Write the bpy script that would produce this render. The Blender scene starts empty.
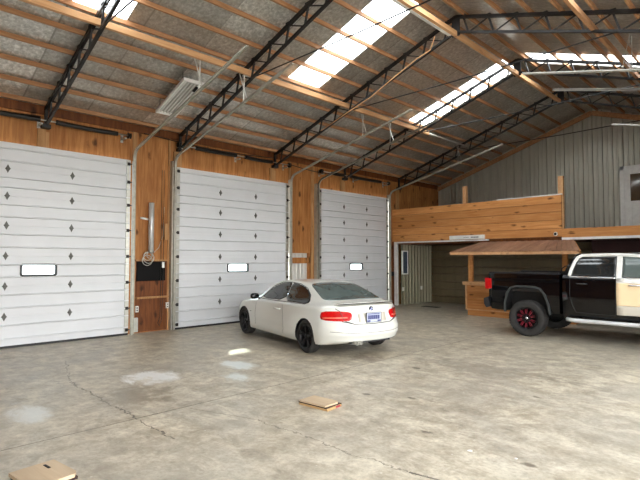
import bpy, bmesh, math, random
from mathutils import Vector, Matrix
from mathutils.bvhtree import BVHTree
random.seed(7)
PI = math.pi
SC = bpy.context.scene
COL = SC.collection
sin, cos, rad = math.sin, math.cos, math.radians

# ------------------------------------------------------------------ materials
def lin(r, g, b):
    f = lambda c: (c/255/12.92) if c/255 <= 0.04045 else ((c/255+0.055)/1.055)**2.4
    return (f(r), f(g), f(b), 1.0)

class NT:
    def __init__(s, name):
        s.m = bpy.data.materials.new(name); s.m.use_nodes = True
        s.t = s.m.node_tree; s.N = s.t.nodes; s.L = s.t.links
        s.b = s.N['Principled BSDF']; s.out = s.N['Material Output']
    def new(s, typ, **kw):
        n = s.N.new(typ)
        for k, v in kw.items(): setattr(n, k, v)
        return n
    def link(s, a, b): s.L.new(a, b)
    def coord(s, kind='Object', scale=(1,1,1), rot=(0,0,0), loc=(0,0,0)):
        tc = s.new('ShaderNodeTexCoord'); mp = s.new('ShaderNodeMapping')
        mp.inputs['Scale'].default_value = scale; mp.inputs['Rotation'].default_value = rot; mp.inputs['Location'].default_value = loc
        s.link(tc.outputs[kind], mp.inputs['Vector']); return mp.outputs['Vector']
    def noise(s, vec, scale=5, detail=4, rough=.55, dist=0):
        n = s.new('ShaderNodeTexNoise'); n.inputs['Scale'].default_value = scale; n.inputs['Detail'].default_value = detail
        n.inputs['Roughness'].default_value = rough; n.inputs['Distortion'].default_value = dist
        if vec: s.link(vec, n.inputs['Vector'])
        return n.outputs['Fac']
    def ramp(s, fac, stops):
        r = s.new('ShaderNodeValToRGB'); e = r.color_ramp.elements
        while len(e) < len(stops): e.new(.5)
        for i, (p, c) in enumerate(stops):
            e[i].position = p; e[i].color = c if not isinstance(c, (int, float)) else (c, c, c, 1)
        s.link(fac, r.inputs['Fac']); return r.outputs['Color']
    def mix(s, fac, a, b, mode='MIX'):
        n = s.new('ShaderNodeMix', data_type='RGBA', blend_type=mode)
        for sock, v in ((n.inputs[0], fac), (n.inputs[6], a), (n.inputs[7], b)):
            if isinstance(v, (int, float)): sock.default_value = v
            elif isinstance(v, tuple): sock.default_value = v
            else: s.link(v, sock)
        return n.outputs[2]
    def math(s, op, a, b=None, c=None):
        n = s.new('ShaderNodeMath', operation=op)
        for i, v in enumerate((a, b, c)):
            if v is None: continue
            if isinstance(v, (int, float)): n.inputs[i].default_value = v
            else: s.link(v, n.inputs[i])
        return n.outputs[0]
    def bump(s, h, strength=.3, dist=.01):
        n = s.new('ShaderNodeBump'); n.inputs['Strength'].default_value = strength; n.inputs['Distance'].default_value = dist
        s.link(h, n.inputs['Height']); s.link(n.outputs[0], s.b.inputs['Normal'])
    def set(s, **kw):
        for k, v in kw.items():
            i = s.b.inputs[k.replace('_', ' ')]
            if isinstance(v, (int, float, tuple)): i.default_value = v
            else: s.link(v, i)
        return s.m

def plain(name, col, rough=.5, metal=0, coat=0, var=.06, vs=6, spec=.5):
    n = NT(name); v = n.coord()
    f = n.noise(v, vs, 3)
    lo = tuple(c*(1-var*2) for c in col[:3])+(1,); hi = tuple(min(1, c*(1+var)) for c in col[:3])+(1,)
    n.set(Base_Color=n.ramp(f, [(.3, lo), (.7, hi)]), Roughness=rough, Metallic=metal, Coat_Weight=coat)
    n.b.inputs['Coat Roughness'].default_value = .04
    n.b.inputs['Specular IOR Level'].default_value = spec
    return n.m

def wood(name, c1, c2, axis='y', grain=1.0, knots=0.0, rough=.6, dark=.5, board=None, kscale=(1.6, 4.5)):
    """axis: direction of the grain. board=(axis index, width): tone change from board to board"""
    n = NT(name)
    g = {'x': (1.2, 14, 14), 'y': (14, 1.2, 14), 'z': (14, 14, 1.2)}[axis]
    v = n.coord(scale=tuple(a*grain for a in g))
    f = n.noise(v, 1.6, 6, .6, .6)
    col = n.ramp(f, [(.28, c1), (.5, tuple((a+b)/2 for a, b in zip(c1, c2))), (.72, c2)])
    big = n.noise(n.coord(scale={'x': (.35, 2, 2), 'y': (2, .35, 2), 'z': (2, 2, .35)}[axis]), 1.3, 3)
    col = n.mix(n.ramp(big, [(.35, .0), (.7, .55)]), col, tuple(a*.72 for a in c1[:3])+(1,))
    if board:
        tc = n.new('ShaderNodeTexCoord'); sp = n.new('ShaderNodeSeparateXYZ'); n.link(tc.outputs['Object'], sp.inputs[0])
        fl = n.math('FLOOR', n.math('DIVIDE', sp.outputs[board[0]], board[1]))
        wn = n.new('ShaderNodeTexWhiteNoise', noise_dimensions='1D'); n.link(fl, wn.inputs['W'])
        col = n.mix(n.math('MULTIPLY', wn.outputs['Value'], .45), col, tuple(a*.6 for a in c1[:3])+(1,))
    if knots:
        a, b = kscale
        ks = {'x': (a, b, b), 'y': (b, a, b), 'z': (b, b, a)}[axis]
        vo = n.new('ShaderNodeTexVoronoi'); vo.inputs['Scale'].default_value = 1.0
        kv = n.coord(scale=ks)
        dn = n.new('ShaderNodeTexNoise'); dn.inputs['Scale'].default_value = 3; n.link(kv, dn.inputs['Vector'])
        ad = n.new('ShaderNodeVectorMath', operation='MULTIPLY_ADD'); ad.inputs[1].default_value = (.35, .35, .35)
        n.link(dn.outputs['Color'], ad.inputs[0]); n.link(kv, ad.inputs[2]); n.link(ad.outputs[0], vo.inputs['Vector'])
        k = n.ramp(vo.outputs['Distance'], [(.10, 1.0), (.22, .0)])
        col = n.mix(n.math('MULTIPLY', k, knots), col, tuple(a*.22 for a in c1[:3])+(1,))
    n.set(Base_Color=col, Roughness=rough); n.bump(f, .15, .004)
    n.b.inputs['Specular IOR Level'].default_value = .25
    return n.m

M = {}
M['ply'] = wood('plywood', lin(140, 86, 42), lin(200, 142, 84), 'z', .8, .85, kscale=(1.8, 3.4))
M['plydark'] = wood('stained_shaded_plywood', lin(88, 48, 24), lin(136, 82, 42), 'z', .8, .8, kscale=(1.8, 3.4))
M['plyh'] = wood('header_plywood', lin(150, 92, 48), lin(196, 138, 84), 'y', .8, .85, kscale=(1.8, 3.4))
M['purlin'] = wood('purlin_pine', lin(150, 104, 68), lin(200, 156, 116), 'y', 1, .5)
M['beam'] = wood('beam_pine', lin(200, 150, 102), lin(228, 186, 140), 'y', 1, .3)
M['plank'] = wood('mezzanine_pine', lin(192, 126, 68), lin(228, 170, 108), 'x', .8, .9, board=(2, .25), kscale=(2.0, 5.5))
M['stud'] = wood('stud_pine', lin(150, 108, 66), lin(196, 152, 104), 'z', 1, .4)
M['counter'] = wood('counter_pine', lin(176, 112, 58), lin(220, 160, 100), 'x', .8, .85, board=(2, .18), kscale=(2.0, 5.5))
M['door'] = plain('door_white_enamel', lin(208, 211, 214), .42, 0, 0, .03, 1.2)
M['galv'] = plain('galvanised_steel', lin(188, 188, 180), .38, .75, 0, .08, 9)
M['galvpaint'] = plain('lit_track_steel', lin(196, 196, 188), .38, .6, 0, .08, 9)
M['steel'] = plain('black_truss_steel', lin(26, 24, 24), .5, .1, 0, .2, 5)
M['hinge'] = plain('dull_hinge_steel', lin(96, 96, 92), .5, .4, 0, .1, 20)
M['spring'] = plain('oiled_spring_steel', lin(40, 36, 32), .45, .5, 0, .2, 30)
M['white'] = plain('white_trim_paint', lin(226, 226, 222), .45)
M['plastic_white'] = plain('white_plastic', lin(222, 220, 214), .4)
M['rubber'] = plain('tyre_rubber', lin(40, 38, 36), .8, 0, 0, .2, 12)
M['black'] = plain('black_plastic', lin(16, 16, 17), .5)
M['paintw'] = plain('white_car_paint', lin(214, 215, 208), .28, 0, .9, .01, 1)
M['paintb'] = plain('black_truck_paint', lin(6, 6, 8), .3, 0, 1.0, .05, 1, 0.05)
M['bedrail'] = plain('textured_black_liner', lin(30, 32, 36), .45)
M['flare'] = plain('dark_grey_flare', lin(50, 53, 52), .6)
M['primer'] = plain('beige_door_primer', lin(232, 208, 168), .35, 0, .4, .05, 2)
M['primer_low'] = plain('pale_grey_door_skin', lin(196, 190, 176), .35, 0, .4, .05, 2)
M['chrome'] = plain('chrome', lin(226, 228, 230), .16, .9, 0, .02)
M['alu'] = plain('brushed_running_board', lin(222, 224, 226), .35, .5, 0, .04, 8)
M['rimdark'] = plain('dark_alloy', lin(32, 32, 34), .35, .6)
M['red'] = plain('red_spoke_paint', lin(146, 32, 52), .4)
M['outside'] = plain('gravel_yard', lin(176, 170, 158), .9, 0, 0, .1, 3)
M['pvc'] = plain('silver_grey_pipe', lin(212, 212, 210), .3, .4, 0, .05, 6)
M['cardboard'] = wood('cardboard', lin(186, 162, 132), lin(206, 184, 154), 'x', .6, 0)
M['chip'] = wood('board_edge', lin(170, 136, 92), lin(200, 168, 120), 'x', 1, 0)
M['darkedge'] = plain('dark_brown_edge', lin(58, 36, 28), .8, 0, 0, .3, 20)  # dark brown for the lower layers of the floor boards
M['awning'] = wood('awning_boards', lin(150, 108, 82), lin(194, 150, 122), 'y', 1.0, .25, board=(0, .14))
M['blue'] = plain('licence_plate_blue', lin(34, 42, 110), .4)
M['plate'] = plain('plate_white', lin(182, 190, 210), .4)
M['blackgloss'] = plain('black_gloss_panel', lin(12, 11, 11), .75, spec=.2)
M['teal'] = plain('teal_plastic', lin(40, 160, 150), .4)

def glass(name, col, rough=.05):
    n = NT(name); v = n.coord(); f = n.noise(v, 2.5, 3)
    n.set(Base_Color=n.ramp(f, [(.35, tuple(c*.7 for c in col[:3])+(1,)), (.7, col)]), Roughness=rough, Coat_Weight=.4)
    n.b.inputs['Coat Roughness'].default_value = .02
    return n.m
M['glass'] = glass('tinted_car_glass', lin(34, 38, 40))
M['blueglass'] = plain('dim_blue_pane', lin(70, 84, 98), .5)
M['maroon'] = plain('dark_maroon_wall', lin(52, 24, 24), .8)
M['galvshade'] = plain('shaded_track_steel', lin(176, 174, 162), .45, .45, 0, .1, 9)  # shaded copy of the track steel, for rails on the left wall
M['glassr'] = glass('rear_window_glass', lin(92, 104, 102), .12)
M['glassd'] = glass('dark_door_glass', lin(92, 74, 56), .06)
M['taillight'] = plain('red_tail_lamp', lin(190, 18, 20), .15, 0, 1, .12, 18)
M['taillight_pale'] = plain('pale_tail_lamp_band', lin(236, 120, 96), .15, 0, 1, .1, 18)

# translucent roof / window sheet
def sheet(name, col, tr):
    n = NT(name); v = n.coord(scale=(1, 6, 1)); f = n.noise(v, 3, 3)
    t = n.new('ShaderNodeBsdfTranslucent'); t.inputs['Color'].default_value = col
    p = n.new('ShaderNodeBsdfTransparent'); p.inputs['Color'].default_value = col
    mx = n.new('ShaderNodeMixShader'); n.link(n.ramp(f, [(.3, max(0, tr-.08)), (.7, tr+.08)]), mx.inputs[0])
    n.link(t.outputs[0], mx.inputs[1]); n.link(p.outputs[0], mx.inputs[2]); n.link(mx.outputs[0], n.out.inputs['Surface'])
    return n.m
M['skylight'] = sheet('translucent_fibreglass', (.95, .95, .92, 1), .5)
M['pane'] = sheet('frosted_door_pane', (.85, .95, .97, 1), .5)

# foil insulation: silver crumpled sheet with seams
def foil():
    n = NT('foil_insulation')
    v = n.coord()
    cr = n.noise(v, 15, 5, .6, .5)
    bl = n.noise(v, .8, 3, .5)
    sp = n.new('ShaderNodeSeparateXYZ'); n.link(v, sp.inputs[0])
    # roll-width sheets run down the slope, each with its own random tone
    fl = n.math('FLOOR', n.math('DIVIDE', sp.outputs[1], 1.22))
    wn = n.new('ShaderNodeTexWhiteNoise', noise_dimensions='1D'); n.link(fl, wn.inputs['W'])
    fr = n.math('FRACT', n.math('DIVIDE', sp.outputs[1], 1.22))
    seam = n.math('LESS_THAN', fr, .025)
    col = n.ramp(cr, [(.3, lin(168, 167, 160)), (.5, lin(204, 203, 196)), (.7, lin(246, 245, 240))])
    col = n.mix(n.math('MULTIPLY', wn.outputs['Value'], .55), col, lin(132, 128, 118))
    col = n.mix(n.ramp(bl, [(.4, 0.0), (.75, .45)]), col, lin(140, 128, 112))
    col = n.mix(n.math('MULTIPLY', seam, .5), col, lin(120, 116, 108))
    n.set(Base_Color=col, Roughness=n.ramp(cr, [(.3, .30), (.7, .42)]), Metallic=.62)
    n.bump(n.noise(n.coord(scale=(1, 2.2, 1)), 7, 2, .5, .3), .35, .03)
    return n.m
M['foil'] = foil()

def siding(name, c, rough=.42, metal=.35):
    n = NT(name); v = n.coord(scale=(3, 3, .35)); f = n.noise(v, 2, 5, .6)
    n.set(Base_Color=n.ramp(f, [(.3, tuple(a*.78 for a in c[:3])+(1,)), (.7, c)]), Roughness=rough, Metallic=metal)
    return n.m
M['ribs'] = siding('ribbed_steel_siding', lin(186, 184, 170))
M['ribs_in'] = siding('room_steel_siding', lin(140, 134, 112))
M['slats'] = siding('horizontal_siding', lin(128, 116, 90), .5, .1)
M['ribs_ext'] = siding('white_steel_siding', lin(204, 202, 196), .45, .1)

def concrete():
    n = NT('worn_concrete'); v = n.coord()
    a = n.noise(v, .55, 5, .6, .8); b = n.noise(v, 3.6, 10, .74, .2); c = n.noise(v, 26, 5, .6)
    st = n.noise(n.coord(scale=(1.0, 2.2, 1), rot=(0, 0, rad(20))), 1.3, 10, .72, .35)
    col = n.ramp(b, [(.3, lin(132, 120, 100)), (.5, lin(178, 167, 146)), (.68, lin(216, 206, 184))])
    col = n.mix(n.ramp(a, [(.42, 0.0), (.62, .5)]), col, lin(152, 146, 134))
    col = n.mix(n.ramp(st, [(.54, 0.0), (.66, .65)]), col, lin(212, 202, 180))
    col = n.mix(n.ramp(st, [(.30, .75), (.44, 0.0)]), col, lin(116, 106, 90))
    col = n.mix(n.ramp(c, [(.3, .25), (.55, 0.0)]), col, lin(104, 96, 84))
    sp = n.new('ShaderNodeSeparateXYZ'); n.link(v, sp.inputs[0])
    wob = n.math('MULTIPLY', n.math('SUBTRACT', n.noise(v, 2.2, 6, .7), .5), .34)
    wob2 = n.math('MULTIPLY', n.math('SUBTRACT', n.noise(v, 14, 3, .7), .5), .03)
    def line(p, q, w, strength, wv, dark=lin(66, 58, 48)):
        nonlocal col
        d = Vector((q[0]-p[0], q[1]-p[1])); L = d.length; d.normalize()
        X = n.math('SUBTRACT', sp.outputs[0], p[0]); Y = n.math('SUBTRACT', sp.outputs[1], p[1])
        t = n.math('ADD', n.math('MULTIPLY', X, d.x), n.math('MULTIPLY', Y, d.y))
        s = n.math('ADD', n.math('MULTIPLY', X, -d.y), n.math('MULTIPLY', Y, d.x))
        s = n.math('ABSOLUTE', n.math('ADD', s, wv))
        m = n.math('MULTIPLY', n.math('LESS_THAN', s, w), n.math('MULTIPLY', n.math('GREATER_THAN', t, 0), n.math('LESS_THAN', t, L)))
        col = n.mix(n.math('MULTIPLY', m, strength), col, dark)
    line((-5.14, -3), (-5.14, 18), .008, .75, wob2)            # saw-cut joints
    line((-2.3, 3.3), (-2.0, 3.36), .012, .8, wob2)
    line((-8.9, 2.75), (-7.3, 2.3), .007, .7, wob)
    line((-7.3, 2.3), (-4.3, 2.3), .008, .75, wob)
    line((-5.05, 2.9), (-4.2, 3.2), .006, .5, wob2); line((-4.2, 3.2), (-2.1, 3.3), .006, .55, wob)
    line((-9.8, -2), (-9.8, 18), .006, .35, wob2)
    def patch(x, y, rx, ry, strength, c2):
        nonlocal col
        X = n.math('DIVIDE', n.math('SUBTRACT', sp.outputs[0], x), rx); Y = n.math('DIVIDE', n.math('SUBTRACT', sp.outputs[1], y), ry)
        r = n.math('ADD', n.math('MULTIPLY', X, X), n.math('MULTIPLY', Y, Y))
        r = n.math('ADD', r, n.math('MULTIPLY', n.math('SUBTRACT', st, .5), 4.0)); r = n.math('ADD', r, n.math('MULTIPLY', n.math('SUBTRACT', b, .5), 3.5))
        m = n.ramp(r, [(.2, 1.0), (1.1, 0.0)])
        col = n.mix(n.math('MULTIPLY', m, strength), col, c2)
    patch(-6.75, 3.25, .5, .38, .85, lin(226, 226, 222))           # pale patches
    patch(-6.1, 1.5, .5, .22, .7, lin(214, 214, 208))
    patch(-6.6, 4.6, .42, .26, .75, lin(216, 220, 216)); patch(-5.9, 4.15, .34, .22, .7, lin(212, 218, 214))  # bluish sheen of reflected light painted into the concrete colour
    patch(-6.0, 2.7, .5, .5, .5, lin(124, 114, 98))               # darker patches
    patch(-3.6, 7.2, 1.3, .5, .45, lin(132, 124, 110))
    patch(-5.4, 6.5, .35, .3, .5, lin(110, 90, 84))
    for p in [(-4.38, 6.5), (-3.49, 5.06), (-2.7, 4.18), (-1.67, 4.13), (-4.0, 4.8), (-1.0, 5.2), (-2.4, 6.2)]:
        patch(p[0], p[1], .07, .05, .7, lin(84, 72, 58))
    vo = n.new('ShaderNodeTexVoronoi'); vo.inputs['Scale'].default_value = 5; n.link(v, vo.inputs['Vector'])
    col = n.mix(n.math('MULTIPLY', n.ramp(vo.outputs['Distance'], [(.03, 1.0), (.06, 0.0)]), .5), col, lin(226, 220, 206))
    rr = n.ramp(st, [(.3, .30), (.7, .52)])
    n.set(Base_Color=col, Roughness=rr); n.bump(b, .25, .01)
    n.b.inputs['Specular IOR Level'].default_value = .5
    return n.m
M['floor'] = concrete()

# ------------------------------------------------------------------ mesh builder
class MB:
    def __init__(s): s.v = []; s.f = []; s.mi = []; s.sm = []
    def add(s, vs, fs, mi=0, smooth=False):
        o = len(s.v); s.v += [Vector(p) for p in vs]
        for f in fs: s.f.append([i+o for i in f]); s.mi.append(mi); s.sm.append(smooth)
        return s
    def box(s, a, b, mi=0):
        x0, y0, z0 = a; x1, y1, z1 = b
        return s.add([(x0,y0,z0),(x1,y0,z0),(x1,y1,z0),(x0,y1,z0),(x0,y0,z1),(x1,y0,z1),(x1,y1,z1),(x0,y1,z1)],
              [(0,3,2,1),(4,5,6,7),(0,1,5,4),(1,2,6,5),(2,3,7,6),(3,0,4,7)], mi)
    def bar(s, p, q, w, h, up=(0,0,1), mi=0):
        p, q = Vector(p), Vector(q); d = (q-p).normalized(); u = Vector(up)
        if abs(d.dot(u)) > .98: u = Vector((0,1,0)) if abs(d.y) < .9 else Vector((1,0,0))
        r = d.cross(u).normalized(); u = r.cross(d)
        vs = [c + r*(a*w/2) + u*(b*h/2) for c in (p, q) for a, b in ((-1,-1),(1,-1),(1,1),(-1,1))]
        return s.add(vs, [(3,2,1,0),(4,5,6,7),(0,1,5,4),(1,2,6,5),(2,3,7,6),(3,0,4,7)], mi)
    def tube(s, pts, r, n=10, mi=0, closed=False):
        pts = [Vector(p) for p in pts]; rings = []
        N = len(pts); ref = None
        for i, p in enumerate(pts):
            if closed: d = (pts[(i+1) % N]-pts[i-1]).normalized()
            else: d = (pts[min(i+1, N-1)]-pts[max(i-1, 0)]).normalized()
            if ref is None: ref = Vector((0,0,1)) if abs(d.z) < .9 else Vector((1,0,0))
            a = (ref - d*ref.dot(d)).normalized(); ref = a; b = d.cross(a)
            rr = r[i] if isinstance(r, (list, tuple)) else r
            rings.append([p + a*(rr*cos(2*PI*k/n)) + b*(rr*sin(2*PI*k/n)) for k in range(n)])
        vs = [v for g in rings for v in g]; fs = []
        for i in range(N if closed else N-1):
            j = (i+1) % N
            for k in range(n): fs.append((i*n+k, i*n+(k+1) % n, j*n+(k+1) % n, j*n+k))
        s.add(vs, fs, mi, True)
        if not closed: s.add([v for v in rings[0]], [tuple(range(n))[::-1]], mi); s.add([v for v in rings[-1]], [tuple(range(n))], mi)
        return s
    def rect_path(s, pts, w, h, side=(0,1,0), mi=0):
        """rectangular section swept along pts; w along side, h across"""
        pts = [Vector(p) for p in pts]; sd = Vector(side); N = len(pts); vs = []
        for i, p in enumerate(pts):
            d = (pts[min(i+1, N-1)]-pts[max(i-1, 0)]).normalized(); u = d.cross(sd).normalized()
            for a, b in ((-1,-1),(1,-1),(1,1),(-1,1)): vs.append(p + sd*(a*w/2) + u*(b*h/2))
        fs = [(0,1,2,3)[::-1], tuple(4*(N-1)+k for k in range(4))]
        for i in range(N-1):
            for k in range(4): fs.append((4*i+k, 4*i+(k+1) % 4, 4*i+4+(k+1) % 4, 4*i+4+k))
        return s.add(vs, fs, mi)
    def prism(s, outline, lo, hi, plane='xz', mi=0, smooth=False):
        """outline of 2D points, extruded along the third axis from lo to hi"""
        def P(a, b, c): return {'xz': (a, c, b), 'yz': (c, a, b), 'xy': (a, b, c)}[plane]
        n = len(outline)
        vs = [P(a, b, lo) for a, b in outline] + [P(a, b, hi) for a, b in outline]
        return s.add(vs, [tuple(range(n)), tuple(range(n, 2*n))[::-1]] + [(i, i+n, (i+1) % n+n, (i+1) % n) for i in range(n)], mi, smooth)
    def lathe(s, prof, n=40, axis='y', c=(0,0,0), mi=0):
        vs = []; m = len(prof)
        for k in range(n):
            a = 2*PI*k/n
            for r, h in prof:
                p = {'y': (r*cos(a), h, r*sin(a)), 'z': (r*cos(a), r*sin(a), h), 'x': (h, r*cos(a), r*sin(a))}[axis]
                vs.append(Vector(p)+Vector(c))
        fs = [(k*m+i, k*m+i+1, ((k+1) % n)*m+i+1, ((k+1) % n)*m+i) for k in range(n) for i in range(m-1)]
        return s.add(vs, fs, mi, True)
    def xf(s, mat):
        s.v = [mat @ v for v in s.v]; return s
    def build(s, name, mats, parent=None, origin=None, label=None, bevel=0, smooth=None, flat_angle=None):
        if not isinstance(mats, (list, tuple)): mats = [mats]
        if origin is None: origin = Vector(parent['_o']) if parent is not None and '_o' in parent else Vector((0,0,0))
        me = bpy.data.meshes.new(name); o = Vector(origin)
        me.from_pydata([v-o for v in s.v], [], s.f)
        for m in mats: me.materials.append(M[m] if isinstance(m, str) else m)
        for i, p in enumerate(me.polygons): p.material_index = s.mi[i]; p.use_smooth = s.sm[i] if smooth is None else smooth
        bm = bmesh.new(); bm.from_mesh(me); bmesh.ops.remove_doubles(bm, verts=bm.verts, dist=1e-5)
        bmesh.ops.recalc_face_normals(bm, faces=bm.faces)
        if bevel: bmesh.ops.bevel(bm, geom=[e for e in bm.edges], offset=bevel, segments=2, affect='EDGES', profile=.6, clamp_overlap=True)
        if flat_angle:
            for e in bm.edges:
                if len(e.link_faces) == 2 and e.calc_face_angle(0) > rad(flat_angle): e.smooth = False
        bm.to_mesh(me); bm.free(); me.update()
        ob = bpy.data.objects.new(name, me); COL.objects.link(ob)
        if parent is not None: ob.parent = parent
        else: ob.location = o
        ob['_o'] = list(o)
        if label: ob['label'] = label
        return ob

def tag(o, label=None, cat=None, group=None, kind=None):
    if label: o['label'] = label
    if cat: o['category'] = cat
    if group: o['group'] = group
    if kind: o['kind'] = kind
    return o
def thing(name, label, cat, loc=(0,0,0), rotz=0, group=None, local=False):
    o = bpy.data.objects.new(name, None); COL.objects.link(o); o.location = loc; o.rotation_euler = (0,0,rotz)
    o.empty_display_size = .1
    o['_o'] = [0,0,0] if local else list(loc)          # local: meshes are written in the thing's own frame
    return tag(o, label, cat, group)
def dup(root, loc, rotz=None, label=None, group=None, mirror=False):
    r = root.copy(); COL.objects.link(r); r.location = loc
    if rotz is not None: r.rotation_euler = (0,0,rotz)
    if label: r['label'] = label
    if group: r['group'] = group
    for ch in list(root.children):
        c = ch.copy(); COL.objects.link(c); c.parent = r
        for g in list(ch.children):
            d = g.copy(); COL.objects.link(d); d.parent = c
    return r
def struct(o): o['kind'] = 'structure'; return o

# ------------------------------------------------------------------ building dimensions
XL, XR, YB, YF = -11.05, 1.05, 18.2, -3.4          # left wall, right wall, gable, wall behind
RX = -5.0
def ztop(x): return 6.83 - .335*abs(x-RX)          # top of the truss chords
def zroof(x): return ztop(x) + .09                 # underside of the foil
DOORS = [(1.0, 4.67), (5.82, 9.5), (10.8, 14.42)]
DH = 4.02

# floor and yard
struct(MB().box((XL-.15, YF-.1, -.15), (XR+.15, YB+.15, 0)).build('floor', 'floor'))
g = MB().box((-70, -60, -.3), (70, 70, -.16))
struct(g.build('ground', 'outside'))

# left wall, with the door openings
w = MB(); w.box((XL-.15, YF, DH), (XL, YB, 4.93))
for a, b in ((YF, 1.0), (4.67, 5.82), (14.42, YB)): w.box((XL-.15, a, 0), (XL, b, DH))
w.box((XL-.15, 9.5, 1.92), (XL, 10.8, DH)); w.box((XL-.15, 9.5, 1.60), (XL-.03, 10.8, 1.78)); w.box((XL-.15, 10.50, 0), (XL-.03, 10.8, 1.92))
struct(w.build('wall_left', 'ply'))
def ribwall(x0, x1, z0, z1fn, y, pitch, d, thick=.03, along='x', slope=.025, flat=.03, minor=False):
    """ribbed sheet: trapezoid ribs every pitch, standing proud of the sheet by d (towards the room)"""
    xs = []; x = x0
    while x < x1 - pitch*.3:
        xs += [(x, 0), (x+pitch-2*slope-flat, 0), (x+pitch-slope-flat, d), (x+pitch-slope, d)]
        if minor:
            m = x+(pitch-2*slope-flat)/2; xs[-3:-3] = [(m-.03, 0), (m-.015, d*.3), (m+.015, d*.3), (m+.03, 0)]
        x += pitch
    xs.append((x1, 0)); xs = [p for p in xs if p[0] <= x1]
    b = MB(); vs = []
    for (a, h) in xs:
        for off in (0, thick+h):
            for z in (z0, z1fn(a)):
                vs.append((a, y-h if off else y+thick, z) if along == 'x' else (y+h if off else y-thick, a, z))
    fs = []
    for i in range(len(xs)-1):
        p, q = 4*i, 4*i+4
        fs += [(p+2, q+2, q+3, p+3), (p, p+1, q+1, q), (p+1, p+3, q+3, q+1), (p, q, q+2, p+2)]
    fs += [(0, 2, 3, 1), (4*(len(xs)-1), 4*(len(xs)-1)+1, 4*(len(xs)-1)+3, 4*(len(xs)-1)+2)]
    return b.add(vs, fs)
# outer steel seen between the studs beside the third bay
b = ribwall(9.5, 10.52, 0, lambda a: 1.92, XL-.12, .155, .02, along='y')
struct(b.build('wall_left_siding', 'ribs_ext'))

# gable wall
b = ribwall(XL, XR, 0, lambda a: zroof(a)+.02, YB-.02, .303, .05, slope=.022, flat=.025, minor=True)
struct(b.build('wall_back', 'ribs'))
# rake board along the gable and the timber plate along the left eave
t = MB()
for s in (-1, 1):
    xe = RX + s*6.05
    t.bar((RX, YB-.1, ztop(RX)-.08), (xe, YB-.1, ztop(xe)-.08), .05, .16)
struct(t.build('trim_1', 'purlin'))
t = MB(); t.box((XL, YF, 4.72), (XL+.045, YB-.15, 4.9)); struct(t.build('trim_2', 'plydark'))  # dark ply paints in the shade under the foil at the eave

# right wall (beside the photographer) with open bays, and the wall behind
w = MB(); w.box((XR, YF, DH), (XR+.15, YB, 4.93))
RB = [(-2.7, 0.95)] + [(a, b) for a, b in DOORS[:2]]  # unseen furthest bay walled shut to darken the floor under the pickup
prev = YF
for a, b_ in RB:
    w.box((XR, prev, 0), (XR+.15, a, DH)); prev = b_
w.box((XR, prev, 0), (XR+.15, YB, DH))
struct(w.build('wall_right', 'ply'))
b = MB(); b.prism([(XL, 0), (XR, 0), (XR, zroof(XR)), (RX, zroof(RX)), (XL, zroof(XL))], YF-.1, YF, 'xz')
struct(b.build('wall_front', 'plydark'))

# roof: foil underside with openings for the fibreglass strips
SKY = [(2.5, 3.37), (7.08, 8.05), (11.83, 12.72)]
SX0, SX1 = -8.2, -5.28
def roof_side(s):
    m = MB(); X = lambda x: RX + s*(RX-x)*-1 if s < 0 else 2*RX - x
    xs = [XL-.15, SX0, SX1, RX]
    ys = [YF-.1] + [v for p in SKY for v in p] + [YB+.1]
    for i in range(3):
        for j in range(len(ys)-1):
            if i == 1 and j % 2 == 1: continue
            xa, xb = xs[i], xs[i+1]
            if s > 0: xa, xb = 2*RX-xa, 2*RX-xb
            nseg = max(1, int(abs(xb-xa)/.6)); 
            q = [(xa, ys[j]), (xb, ys[j]), (xb, ys[j+1]), (xa, ys[j+1])]
            vs = [(x, y, zroof(x)) for x, y in q] + [(x, y, zroof(x)+.03) for x, y in q]
            m.add(vs, [(0,1,2,3), (4,7,6,5), (0,4,5,1), (1,5,6,2), (2,6,7,3), (3,7,4,0)])
    return m
rf = roof_side(-1); r2 = roof_side(1); rf.add(r2.v, r2.f)
struct(rf.build('ceiling', 'foil'))
k = 0
for s in (-1, 1):
    for y0, y1 in SKY:
        k += 1
        xa, xb = (SX0, SX1) if s < 0 else (2*RX-SX0, 2*RX-SX1)
        m = MB(); n = 9                              # corrugated sheet
        vs = []; fs = []
        for i in range(n*2+1):
            y = y0 - .04 + (y1-y0+.08)*i/(n*2); h = .012 if i % 2 else 0
            for x in (xa + (-.05 if s < 0 else .05), xb + (.05 if s < 0 else -.05)): vs += [(x, y, zroof(x)+.035+h)]
        for i in range(n*2): fs.append((2*i, 2*i+1, 2*i+3, 2*i+2))
        m.add(vs, fs); o = m.build('window_%d' % k, 'skylight'); struct(o)

# ------------------------------------------------------------------ purlins and long beams
def seg_pur(x, nm, label, mat, w, h, y0=YF, y1=YB-.15, zt=None):
    zt = zroof(x)-.005 if zt is None else zt
    b = MB(); y = y0; k = 0
    b.box((x-w/2, y0, zt-h), (x+w/2, y1, zt))
    o = b.build(nm, mat, origin=((x), y0, zt-h)); return tag(o, label, 'roof beam')
ORD = ['lowest', 'second', 'third', 'fourth', 'fifth', 'sixth', 'seventh', 'eighth', 'ninth', 'tenth', 'eleventh']
for i in range(11):
    x = -10.85 + .54*i
    if i == 10: x = -5.2
    seg_pur(x, 'roof_purlin', 'pine purlin under the foil, %s up the slope above the garage doors' % ORD[i], 'purlin', .04, .082)['group'] = 'purlins on the garage door slope'
for i in range(11):
    x = .85 - .54*i
    if i == 10: x = -4.8
    seg_pur(x, 'roof_purlin', 'pine purlin under the foil, %s up the slope opposite the garage doors' % ORD[i], 'purlin', .04, .082)['group'] = 'purlins on the opposite slope'
b = MB(); b.box((-8.08, YF, 5.555), (-8.01, 12.7, 5.665)); b.box((-8.12, YF, 5.665), (-8.08, 12.7, 5.695))
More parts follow.
